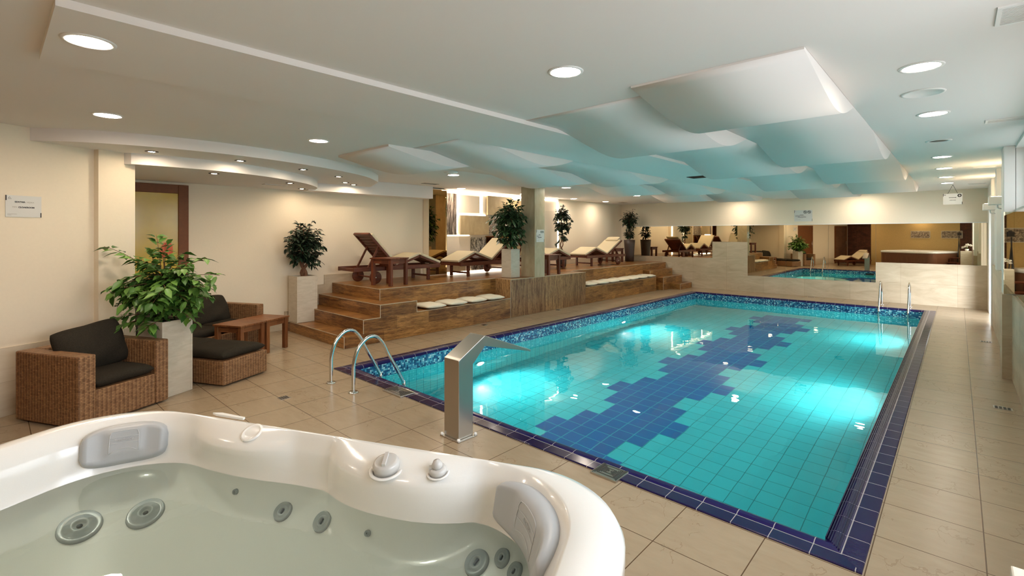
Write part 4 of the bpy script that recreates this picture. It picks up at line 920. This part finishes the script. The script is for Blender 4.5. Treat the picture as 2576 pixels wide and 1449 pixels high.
# ================================================================== CEILING WAVE PANELS
def wave(label, x0, x1, y0, y1, yz):
    P_ = 2.86; n = 120; top = CEIL + 0.26; poly = []; m = MB(); vs = []
    def zf(y):
        a = 2 * PI * (y - yz) / P_
        v = 2.612 - 0.118 * sin(a) + 0.014 * sin(2 * a)
        return min(v, CEIL - 0.003)
    ys_ = [y0 + (y1 - y0) * k / n for k in range(n + 1)]
    for y in ys_:
        zz = zf(y); vs += [(x0, y, zz), (x1, y, zz), (x1, y, top), (x0, y, top)]
    fs = []
    for k in range(n):
        a = 4 * k; b = a + 4
        m.f.append([a, b, b + 1, a + 1]); m.mi.append(0); m.sm.append(True)
        for q in ((a + 1, b + 1, b + 2, a + 2), (a + 2, b + 2, b + 3, a + 3), (a + 3, b + 3, b, a)): m.f.append(list(q)); m.mi.append(0); m.sm.append(False)
    m.f.append([0, 1, 2, 3]); m.mi.append(0); m.sm.append(False); m.f.append([4 * n + 3, 4 * n + 2, 4 * n + 1, 4 * n]); m.mi.append(0); m.sm.append(False)
    m.v = vs
    tag(m.build('ceiling_wave_panel', 'ceiling'), label, 'ceiling panel', 'wavy ceiling panels over the pool')
g = 0.0015
wave('rippled white ceiling panel along the right side of the pool, next to the window downlights', -1.63 + g, -0.60 - g, 2.95 + g, 13.75 - g, 3.08)
wave('rippled white ceiling panel just right of the flat central ceiling strip', -2.79 + g, -1.63 - g, 3.2 + g, 13.75 - g, 3.86)
wave('rippled white ceiling panel just left of the flat central ceiling strip', -4.66 + g, -3.70 - g - 0.02, 3.35 + g, 13.6 - g, 3.80)
wave('rippled white ceiling panel farthest left, nearest the platform', -5.80 + g, -4.66 - g, 3.02 + g, 13.6 - g, 3.10)

# ================================================================== CEILING LIGHTS, VENTS
def downlight(label, x, y, z=CEIL, r=0.088, gl='lamp'):
    t = thing('ceiling_downlight', label, 'ceiling light', (x, y, z), 0, 'round ceiling downlights')
    m = MB().lathe([(r + 0.022, 0.0), (r + 0.020, -0.005), (r + 0.004, -0.007), (r, -0.003), (r - 0.002, 0.0)], (0, 0, 0), 36); m.build('trim_ring', 'white', t)
    MB().disc((0, 0, -0.0035), r, 36, -1).build('diffuser', gl, t); return t
d0 = downlight('round downlight on the right, nearest the camera, beside the first wave', -0.16, 3.78, gl='lampdim')
d1_ = downlight('single round downlight in the open ceiling just before the wave panels', -1.775, 2.41)
nth = ['second', 'third', 'fourth', 'fifth', 'sixth', 'last']
for k, y in enumerate((5.32, 8.37, 9.85, 11.39, 12.74)):
    dup(d0, (-0.15, y, CEIL), 0, 'round downlight in the row over the right walkway, %s one counted from the camera' % nth[k])
dup(d1_, (-3.19, 0.34, 2.612), 0, 'large round downlight at the near end of the flat dropped ceiling strip')
dup(d1_, (-5.26, 0.68, CEIL), 0, 'round downlight in the upper left ceiling above the wicker armchair')
dup(d1_, (-5.04, 2.40, CEIL), 0, 'round downlight left of the wave panels, above the curved bulkhead edge')
dup(d1_, (-6.28, 5.34, CEIL), 0, 'round downlight above the near bench, beside the smoke detector')
dup(d1_, (-6.21, 8.45, CEIL), 0, 'round downlight just right of the stone column top')
dup(d1_, (-6.15, 11.45, CEIL), 0, 'round downlight above the far bench')
dup(d1_, (-8.02, 7.05, CEIL), 0, 'round downlight at the left end of the lit feature wall')
dup(d1_, (-7.95, 9.05, CEIL), 0, 'round downlight in front of the feature wall, left of the column')
dup(d1_, (-8.0, 11.25, CEIL), 0, 'round downlight above the lounger right of the feature wall')
dup(d1_, (-7.98, 12.90, CEIL), 0, 'round downlight near the far left corner of the room')
dup(d1_, (-1.74, 14.22, CEIL), 0, 'round downlight close to the far wall above the pool ladder')
dup(d1_, (-4.6, 14.22, CEIL), 0, 'round downlight close to the far wall above the raised stone block')
dup(d1_, (-1.4, -1.2, CEIL), 0, 'round downlight above the hot tub, seen mirrored in the water')
dup(d1_, (-3.9, -1.6, CEIL), 0, 'round downlight behind the camera by the brick corner')
def spotlight(label, x, y, z):
    t = thing('recessed_spotlight', label, 'ceiling light', (x, y, z), 0, 'small recessed spotlights in the curved bulkhead')
    m = MB().lathe([(0.062, 0.0), (0.060, -0.006), (0.042, -0.007), (0.032, -0.002), (0.030, 0.0)], (0, 0, 0), 28); m.build('trim_ring', 'darkmetal', t)
    MB().disc((0, 0, -0.0035), 0.031, 24, -1).build('bulb', 'spot', t); return t
s0 = spotlight('small spotlight in the upper curved bulkhead, leftmost, above the pilaster', -6.32, 1.18, 2.53)
for lb, x, y, zz in (('small spotlight in the upper curved bulkhead, second from the left', -6.33, 2.05, 2.53), ('small spotlight in the upper curved bulkhead, third from the left', -6.56, 2.91, 2.53),
    ('small spotlight near the tip of the upper curved bulkhead, closest to its edge', -6.98, 3.64, 2.53), ('small spotlight near the tip of the upper curved bulkhead, middle one', -7.70, 4.14, 2.53), ('small spotlight near the tip of the upper curved bulkhead, closest to the wall', -7.93, 4.42, 2.53),
    ('small spotlight in the lower curved bulkhead, left one above the amber door', -6.86, 1.92, 2.41), ('small spotlight in the lower curved bulkhead beside the slot vent', -7.32, 3.05, 2.41), ('small spotlight in the lower curved bulkhead closest to the back wall', -8.10, 3.57, 2.41)):
    dup(s0, (x, y, zz), 0, lb)
def vent(label, x, y, z, w, d, rz=0.0, mat='white'):
    t = thing('ceiling_vent', label, 'vent', (x, y, z), rz, 'ceiling air vents'); m = MB(); f = 0.016
    m.box(-w / 2, -d / 2, -0.008, w / 2, -d / 2 + f, 0); m.box(-w / 2, d / 2 - f, -0.008, w / 2, d / 2, 0); m.box(-w / 2, -d / 2 + f, -0.008, -w / 2 + f, d / 2 - f, 0); m.box(w / 2 - f, -d / 2 + f, -0.008, w / 2, d / 2 - f, 0); m.build('frame', mat, t)
    MB().box(-w / 2 + f, -d / 2 + f, -0.002, w / 2 - f, d / 2 - f, -0.0005).build('backing', 'black' if mat != 'white' else 'grey', t)
    m = MB(); n = max(3, int((d - 2 * f) / 0.016))
    for k in range(n):
        y_ = -d / 2 + f + (d - 2 * f) * (k + 0.5) / n; m.bar((-w / 2 + f, y_, -0.005), (w / 2 - f, y_, -0.005), 0.006, 0.003)
    m.build('louvre', mat, t)
vent('white louvred ceiling vent at the top right, nearest the camera', 0.25, 3.15, CEIL, 0.24, 0.26)
vent('white slot vent in the right ceiling before the warm-lit bay', 0.31, 6.02, CEIL, 0.26, 0.15)
vent('white slot vent in the right ceiling between the two warm-lit bays', 0.29, 10.08, CEIL, 0.26, 0.15)
vent('white slot vent in the right ceiling nearest the far wall', 0.28, 13.3, CEIL, 0.26, 0.15)
vent('dark slot vent in the flat central ceiling strip over the pool', -3.21, 8.12, 2.612, 0.30, 0.28, 0, 'darkmetal')
vent('dark slot vent in the lower curved bulkhead', -7.75, 3.0, 2.41, 0.12, 0.34, 0, 'steel')
vent('slot vent in the ceiling left of the feature wall', -7.7, 5.95, CEIL, 0.14, 0.34, 0, 'steel')
vent('slot vent in the ceiling right of the stone column', -8.05, 10.35, CEIL, 0.14, 0.30, 0, 'steel')
vent('slot vent in the ceiling in the far left corner', -7.8, 13.65, CEIL, 0.14, 0.30, 0, 'steel')
t = thing('ceiling_speaker', 'round white loudspeaker cover in the right ceiling between two downlights', 'speaker', (-0.18, 4.49, CEIL))
MB().lathe([(0.125, 0.0), (0.123, -0.006), (0.108, -0.008), (0.104, -0.003), (0.0, -0.003)], (0, 0, 0), 40).build('cover', 'white', t)
t = thing('ceiling_speaker', 'round loudspeaker with dark centre in the right ceiling, farther from the camera', 'speaker', (-0.15, 6.91, CEIL))
MB().lathe([(0.11, 0.0), (0.108, -0.006), (0.085, -0.008), (0.08, -0.002)], (0, 0, 0), 32).build('ring', 'white', t); MB().lathe([(0.08, -0.002), (0.03, -0.006), (0.0, -0.006)], (0, 0, 0), 24).build('cone', 'darkmetal', t)
t = thing('smoke_detector', 'white smoke detector on the ceiling over the near bench', 'detector', (-6.0, 5.05, CEIL))
MB().lathe([(0.11, 0.0), (0.11, -0.015), (0.09, -0.02), (0.05, -0.022), (0.04, -0.035), (0.0, -0.035)], (0, 0, 0), 28).build('body', 'white', t)
# wall lamps and their warm light
def sconce(label, y, z):
    t = thing('wall_lamp', label, 'lamp', (RX - 0.04, y, z))
    m = MB().box(-0.12, -0.12, -0.06, 0.035, 0.12, 0.05); m.build('shade', 'wallwhite', t, 0.004); MB().box(-0.10, -0.10, 0.05, 0.01, 0.10, 0.052).build('diffuser', 'sconce', t)
    MB().tube(curve_pts3([(-0.03, 0.0, -0.06), (-0.02, 0, -0.11), (0.04, 0, -0.12)], 4), 0.008, 8).build('bracket', 'white', t)
sconce('square white wall lamp on the right wall, nearer one', 9.6, 2.12); sconce('square white wall lamp on the right wall, farther one by the bright opening', 11.7, 2.12)

# ================================================================== HOT TUB
tub = thing('hot_tub', 'white acrylic hot tub with wooden skirt in the foreground', 'hot tub', tuple(TO), R(24.4))
# local frame: x = ex, y = ey, origin at back-left rim point
CXL, CYL = 0.95, -1.10
def rrect(a, x0, x1, y0, y1, r, e=1.0):
    # ray from the centre at angle a to a rounded rectangle
    dx, dy = cos(a), sin(a); lo, hi = 0.0, 4.0
    def inside(px, py):
        qx = max(x0 + r - px, px - (x1 - r), 0); qy = max(y0 + r - py, py - (y1 - r), 0)
        return x0 <= px <= x1 and y0 <= py <= y1 and (qx * qx + qy * qy <= r * r or qx == 0 or qy == 0)
    for _ in range(36):
        md = (lo + hi) / 2
        if inside(CXL + dx * md, CYL + dy * md): lo = md
        else: hi = md
    return CXL + dx * lo, CYL + dy * lo
def sm(x, a, b, s_): # soft window
    f = lambda t: 1 / (1 + math.exp(-max(-40, min(40, t))))
    return f((x - a) / s_) * f((b - x) / s_)
OUT = (-0.19, 2.10, -2.20, 0.0)
def ring(ins, r, z, bump=0.0):
    l, rt, fr, bk = ins if isinstance(ins, tuple) else (ins,) * 4
    return (OUT[0] + l, OUT[1] - rt, OUT[2] + fr, OUT[3] - bk, r, z, bump)
RG = [ring(0.012, 0.33, 0.775), ring(0.0, 0.33, 0.785), ring(0.0, 0.33, 0.83), ring(0.012, 0.33, 0.858), ring(0.035, 0.32, 0.868),
      ring((0.088, 0.135, 0.12, 0.036), 0.34, 0.870), ring((0.095, 0.142, 0.13, 0.040), 0.34, 0.866, (0.15, 0.15)), ring((0.108, 0.155, 0.15, 0.046), 0.34, 0.850, (0.5, 0.5)), ring((0.122, 0.172, 0.17, 0.053), 0.34, 0.828, (0.88, 0.88)), ring((0.132, 0.186, 0.178, 0.060), 0.34, 0.808, (1.0, 1.0)), ring((0.136, 0.19, 0.18, 0.062), 0.34, 0.797, (1.0, 1.02)), ring((0.142, 0.20, 0.185, 0.066), 0.34, 0.77, (0.8, 0.97)), ring((0.15, 0.21, 0.19, 0.069), 0.34, 0.72, (0.5, 0.86)),
      ring((0.16, 0.22, 0.20, 0.073), 0.34, 0.66, (0.25, 0.72)), ring((0.19, 0.25, 0.24, 0.10), 0.36, 0.61, (0.1, 0.4)), ring((0.26, 0.32, 0.30, 0.17), 0.36, 0.55), ring((0.38, 0.42, 0.42, 0.30), 0.38, 0.47), ring((0.50, 0.52, 0.52, 0.43), 0.38, 0.40), ring((0.60, 0.60, 0.60, 0.54), 0.36, 0.35),
      ring((0.72, 0.70, 0.72, 0.68), 0.32, 0.32), ring((0.80, 0.78, 0.80, 0.78), 0.28, 0.26), ring((0.86, 0.84, 0.86, 0.84), 0.2, 0.17), ring((1.0, 1.0, 1.0, 1.0), 0.1, 0.15)]
NA = 288; m = MB(); vs = []
def shell_pt(rg, a):
    x, y = rrect(a, *rg[:5]); z = rg[5]
    if rg[6] and y > -0.5 and 0.0 < x < 1.9:
        b1 = max(0, 1 - ((x - 0.54) / 0.27) ** 2); b2 = max(0, 1 - abs((x - 1.28) / 0.31) ** 2.4)
        y -= rg[6][0] * 0.068 * b1 + rg[6][1] * 0.100 * b2
    return x, y, z
for rg in RG:
    for k in range(NA): vs.append(shell_pt(rg, 2 * PI * k / NA))
fs = [(i * NA + k, i * NA + (k + 1) % NA, (i + 1) * NA + (k + 1) % NA, (i + 1) * NA + k) for i in range(len(RG) - 1) for k in range(NA)]
fs.append(tuple((len(RG) - 1) * NA + k for k in range(NA)))
m.add(vs, fs, 0, True); shell = m.build('shell', 'acrylic', tub)
from mathutils.bvhtree import BVHTree
bvh = BVHTree.FromPolygons([Vector(v) for v in vs], fs)
# skirt of vertical boards
m = MB(); pts = [rrect(2 * PI * k / 160, OUT[0] + 0.03, OUT[1] - 0.03, OUT[2] + 0.03, OUT[3] - 0.03, 0.30) for k in range(160)]
m.prism(pts, 0.0, 0.778); m.f = m.f[2:]; m.mi = m.mi[2:]; m.sm = m.sm[2:]; m.build('skirt', 'cladding', tub)
# water in the tub
WZ = 0.675; iw = [shell_pt(ring((0.157, 0.217, 0.197, 0.0718), 0.34, WZ, (0.3, 0.76)), 2 * PI * k / 160) for k in range(160)]
m = MB().add(iw, [tuple(range(160))]); wo = m.build('tub_water', 'tubwater'); wo.location = tuple(TO); wo.rotation_euler = (0, 0, R(24.4))
tag(wo, 'clear pale green water standing in the white hot tub', 'water')
def on_shell(p):
    loc, n, i, d = bvh.find_nearest(Vector(p)); c = Vector((CXL, CYL, 0.75)) - loc
    if n.dot(c) < 0: n = -n
    return loc, n
def at_shell(p, spin=0.0):
    loc, n = on_shell(p); q = n.to_track_quat('Z', 'Y').to_matrix().to_4x4(); return T(*loc) @ q @ RZ(spin)
def big_jet(p, r):
    m = MB().lathe([(r * 1.15, 0.0), (r * 1.1, 0.010), (r, 0.014), (r * 0.86, 0.004), (r * 0.80, 0.010), (r * 0.5, 0.012), (r * 0.46, 0.018), (r * 0.34, 0.016), (r * 0.30, 0.008), (r * 0.16, 0.006)], (0, 0, 0), 40)
    m.xf(at_shell(p)); j = m.build('jet', 'jet', tub); m = MB().lathe([(r * 0.16, 0.007), (0.0, 0.002)], (0, 0, 0), 20).xf(at_shell(p)); m.build('nozzle', 'jetdark', j)
def small_jet(p, r):
    m = MB().lathe([(r * 1.2, 0.0), (r * 1.1, 0.010), (r, 0.012), (r * 0.75, 0.004), (r * 0.6, 0.010), (r * 0.4, 0.012), (r * 0.34, 0.004)], (0, 0, 0), 32); m.xf(at_shell(p)); j = m.build('jet', 'jet', tub)
    m = MB().box(-r * 0.08, -r * 0.3, 0.003, r * 0.08, r * 0.3, 0.012).xf(at_shell(p)); m.build('nozzle', 'jetdark', j)
JETS = [('b', (0.105, -0.38, 0.549), 0.060), ('b', (0.244, -0.235, 0.545), 0.056), ('s', (0.811, -0.12, 0.593), 0.030), ('s', (0.997, -0.124, 0.591), 0.031), ('n', (0.561, -0.106, 0.621), 0.009), ('n', (1.205, -0.13, 0.595), 0.009), ('s', (1.62, -0.154, 0.593), 0.036), ('s', (1.708, -0.154, 0.627), 0.024), ('s', (1.766, -0.203, 0.628), 0.024)]
for kd, p, r in JETS: (big_jet if kd == 'b' else small_jet)(p, r)
# headrest pillows follow the corner walls
def headrest(a0, a1, zt, zb, name):
    rgT = ring((0.125, 0.175, 0.17, 0.054), 0.34, zt); rgB = ring((0.158, 0.218, 0.198, 0.072), 0.34, zb); n1, n2 = 30, 16
    pad = []
    for j in range(n2 + 1):
        for i in range(n1 + 1):
            u = -1 + 2 * i / n1; v = -1 + 2 * j / n2
            a = a0 + (a1 - a0) * (u + 1) / 2; s_ = (v + 1) / 2
            taper = 1 - 0.16 * (1 - s_) * 0 - 0.0
            # superellipse outline: squeeze v-range at the ends
            k = (1 - abs(u) ** 3.2) ** 0.42; vv = v * (0.30 + 0.70 * k); s_ = (vv + 1) / 2
            T0 = Vector(shell_pt(rgT, a)); B0 = Vector(shell_pt(rgB, a)); p = B0.lerp(T0, s_)
            nrm = Vector((CXL - p.x, CYL - p.y, 0)).normalized() + Vector((0, 0, 0.35)); nrm.normalize()
            edge = min(1.0, ((1 - abs(u)) * 7)) * min(1.0, ((1 - abs(v)) * 4.5)); edge = math.sin(edge * PI / 2)
            cen = sm(u, -0.42, 0.42, 0.035) * sm(v, -0.55, 0.75, 0.05)
            bul = -0.010 * (1 - (u * u)) if False else 0
            pad.append((p, nrm, 0.006 + 0.030 * edge + 0.012 * cen + bul))
    m = MB(); W_ = n1 + 1; N_ = len(pad)
    m.v = [tuple(p + n * h_) for p, n, h_ in pad] + [tuple(p - n * 0.015) for p, n, h_ in pad]
    def q(*f): m.f.append(list(f)); m.mi.append(0); m.sm.append(True)
    for j in range(n2):
        for i in range(n1):
            a = j * W_ + i; q(a, a + 1, a + W_ + 1, a + W_); q(N_ + a, N_ + a + W_, N_ + a + W_ + 1, N_ + a + 1)
    for i in range(n1): q(i, N_ + i, N_ + i + 1, i + 1); b = n2 * W_ + i; q(b, b + 1, N_ + b + 1, N_ + b)
    for j in range(n2): a = j * W_; q(a, a + W_, N_ + a + W_, N_ + a); b = a + n1; q(b, N_ + b, N_ + b + W_, b + W_)
    o = m.build('headrest', 'pad', tub); weld(o, 0.0002)
    # outline and two cross grooves on the raised centre
    def P(u, v, e=0.0012):
        i = (u + 1) / 2 * n1; j = (v + 1) / 2 * n2; a = pad[int(round(j)) * W_ + int(round(i))]; return tuple(a[0] + a[1] * (a[2] + e))
    def Pf(u, v, e=0.001):
        i = min(max((u + 1) / 2 * n1, 0), n1 - 1e-6); j = min(max((v + 1) / 2 * n2, 0), n2 - 1e-6); i0, j0 = int(i), int(j); fi, fj = i - i0, j - j0
        r_ = Vector((0, 0, 0))
        for di, wi in ((0, 1 - fi), (1, fi)):
            for dj, wj in ((0, 1 - fj), (1, fj)):
                a = pad[(j0 + dj) * W_ + i0 + di]; r_ += (a[0] + a[1] * (a[2] + e)) * wi * wj
        return r_
    m = MB()
    U = [-0.34 + 0.68 * k / 10 for k in range(11)]
    arcv = lambda u: -0.42 + 0.34 * (1 - (u / 0.34) ** 2) * 0.6
    loop = [(-0.34, arcv(-0.34))] + [(-0.34, -0.1), (-0.33, 0.45), (-0.29, 0.62)] + [(u, 0.64) for u in U[2:-2]] + [(0.29, 0.62), (0.33, 0.45), (0.34, -0.1)] + [(u, arcv(u)) for u in reversed(U)]
    m.tube([tuple(Pf(u, v)) for u, v in loop], 0.0014, 5)
    for v in (0.33, 0.06): m.tube([tuple(Pf(u, v)) for u in U], 0.0012, 5)
    m.build('groove', 'padline', o)
    # embossed lettering on the middle band
    c = Pf(0, 0.195, 0.0005); uu = (Pf(0.15, 0.195) - Pf(-0.15, 0.195)).normalized(); v0 = (Pf(0, 0.3) - Pf(0, 0.1)).normalized(); nn = uu.cross(v0).normalized()
    if nn.dot(Vector((CXL, CYL, 0.9)) - c) < 0: uu = -uu; nn = uu.cross(v0).normalized()
    v0 = nn.cross(uu)
    c = c + nn * 0.0022
    text('Sundance', 0.0165, 'lettering', 'padline', o, Matrix(((uu.x, v0.x, nn.x, c.x), (uu.y, v0.y, nn.y, c.y), (uu.z, v0.z, nn.z, c.z), (0, 0, 0, 1))))
    return o
def ang(x, y): return math.atan2(y - CYL, x - CXL)
headrest(ang(-0.035, -0.30), ang(0.165, -0.088), 0.850, 0.695, 'left')
headrest(ang(1.93, -0.42), ang(1.655, -0.085), 0.850, 0.685, 'right')
# knobs on the shelf, cup holder
def knob(p, r, h, pointer):
    loc, n = on_shell(p); c = Vector((loc.x, loc.y, loc.z - 0.004)); mt = T(*c) @ Matrix.Rotation(R(14), 4, 'X')
    m = MB().lathe([(r * 1.35, 0.0), (r * 1.3, 0.004), (r * 1.08, 0.004), (r * 1.05, 0.0)], (0, 0, 0), 36).xf(mt); k = m.build('control_knob', 'acrylic', tub)
    m = MB().lathe([(r, 0.0), (r, h * 0.7), (r * 0.9, h), (r * 0.72, h + 0.002), (0.0, h + 0.003)], (0, 0, 0), 36).xf(mt); d = m.build('dial', 'knob', k)
    m = MB()
    if pointer: m.box(-0.006, -r * 0.7, h, 0.006, r * 0.7, h + 0.012); 
    else: m.lathe([(r * 0.55, h), (r * 0.62, h + 0.012), (r * 0.4, h + 0.026), (0, h + 0.03)], (0, 0, 0), 24); m.box(-r * 0.95, -0.008, 0.004, 0, 0.008, h + 0.006)
    m.xf(mt @ RZ(R(20))); m.build('grip', 'knob', d)
knob((1.270, -0.125, 0.83), 0.046, 0.032, True); knob((1.455, -0.10, 0.835), 0.030, 0.020, False)
loc, n = on_shell((0.610, -0.075, 0.852))
m = MB().lathe([(0.044, -0.003), (0.041, 0.003), (0.034, 0.0035), (0.030, 0.0), (0.024, -0.001), (0.0, -0.0015)], (0, 0, 0), 32).xf(T(loc.x, loc.y, loc.z) @ n.to_track_quat('Z', 'Y').to_matrix().to_4x4()); m.build('cup_holder', 'acrylic', tub)
t = thing('plastic_card', 'thin white plastic card lying on the back rim of the hot tub', 'card', tuple(tl(0.42, -0.013, 0.870)), R(24.4 - 2))
MB().prism([(-0.09, -0.004), (-0.06, -0.012), (0.09, -0.008), (0.085, 0.006), (-0.05, 0.010)], 0.0, 0.008).build('card_body', 'white', t)

# ================================================================== BEHIND AND BESIDE THE CAMERA (seen in the far mirror)
t = thing('tub_steps', 'dark wooden three-tread steps beside the hot tub', 'steps', tuple(tl(2.32, -0.62)), R(24.4))
for k in range(3): MB().box(-0.19, -0.26 * (k + 1), 0.20 * (k + 1) - 0.035, 0.19, -0.26 * k, 0.20 * (k + 1)).build('tread', 'teak', t, 0.006)
m = MB()
for k in range(3):
    for sx in (-0.19, 0.165): m.box(sx, -0.26 * (k + 1), 0.0, sx + 0.025, -0.26 * k, 0.20 * (k + 1) - 0.035)
m.build('side_board', 'teak', t)
t = thing('camera_tripod', 'black camera on a black tripod beside the hot tub, seen in the far mirror', 'tripod', (0.040, -0.044, 0), R(42.7))
for a in (90, 210, 330): MB().tube([(0, 0, 1.36), (0.115 * cos(R(a)), 0.115 * sin(R(a)), 0.0)], [0.015, 0.010], 10).build('leg', 'black', t)
MB().tube([(0, 0, 1.30), (0, 0, 1.58)], 0.014, 10).build('centre_column', 'black', t)
m = MB().box(-0.07, -0.05, 1.585, 0.07, 0.008, 1.70); m.box(-0.03, -0.045, 1.70, 0.03, 0.0, 1.73); m.build('camera_body', 'black', t, 0.008)
t = thing('flower_pedestal', 'pale square pedestal at the right edge beside the camera', 'pedestal', (0.265, 1.35, 0))
MB().box(-0.18, -0.18, 0.0, 0.18, 0.18, 0.92).build('pedestal_body', 'planter', t, 0.004)
t = thing('orchid', 'white orchid in a small pot on the pale pedestal', 'plant', (0.285, 1.34, 0.922)); rnd = random.Random(4)
MB().lathe([(0.0, 0.0), (0.05, 0.0), (0.065, 0.09), (0.055, 0.09), (0.05, 0.07), (0.0, 0.07)], (0, 0, 0), 24).build('pot', 'white', t)
st = MB(); pm = MB()
for k in range(4):
    a = k * 1.6 + 2.95; e = (0.16 * cos(a), 0.13 * sin(a), 0.13 + 0.04 * k); path = curve_pts3([(0, 0, 0.07), (e[0] * 0.4, e[1] * 0.4, 0.20 + 0.03 * k), e], 5); st.tube(path, 0.003, 6)
    for q in path[5:]:
        for j in range(6):
            an = rnd.uniform(0, 6.28); d = Vector((cos(an), sin(an), rnd.uniform(-0.4, 0.5))); add_leaf(pm, Vector(q) + d * 0.008, d, Vector((rnd.uniform(-1, 1), rnd.uniform(-1, 1), 1)), 0.055, 0.055)
st.build('stem', 'leaf', t); pm.build('blossom', 'petal', t, smooth=True)
for lb, lx, w_ in (('small dark picture on the ochre wall behind the hot tub, left one in the mirror', 0.0, 0.80), ('small dark picture on the ochre wall behind the hot tub, right one in the mirror', 1.25, 0.80)):
    t = thing('wall_picture', lb, 'picture'); mt = frame_m(tl(lx + 0.4, -2.35, 1.66), -ex, (0, 0, 1)); mt = frame_m(tl(lx + 0.4, -2.35, 1.62), tuple(-ex), (0, 0, 1))
    m = MB().box(-w_ / 2, -0.17, 0.001, w_ / 2, 0.17, 0.014).xf(mt); m.build('frame', 'sign', t); m = MB().box(-w_ / 2 + 0.012, -0.158, 0.014, w_ / 2 - 0.012, 0.158, 0.016).xf(mt); m.build('print', 'grassprint', t)
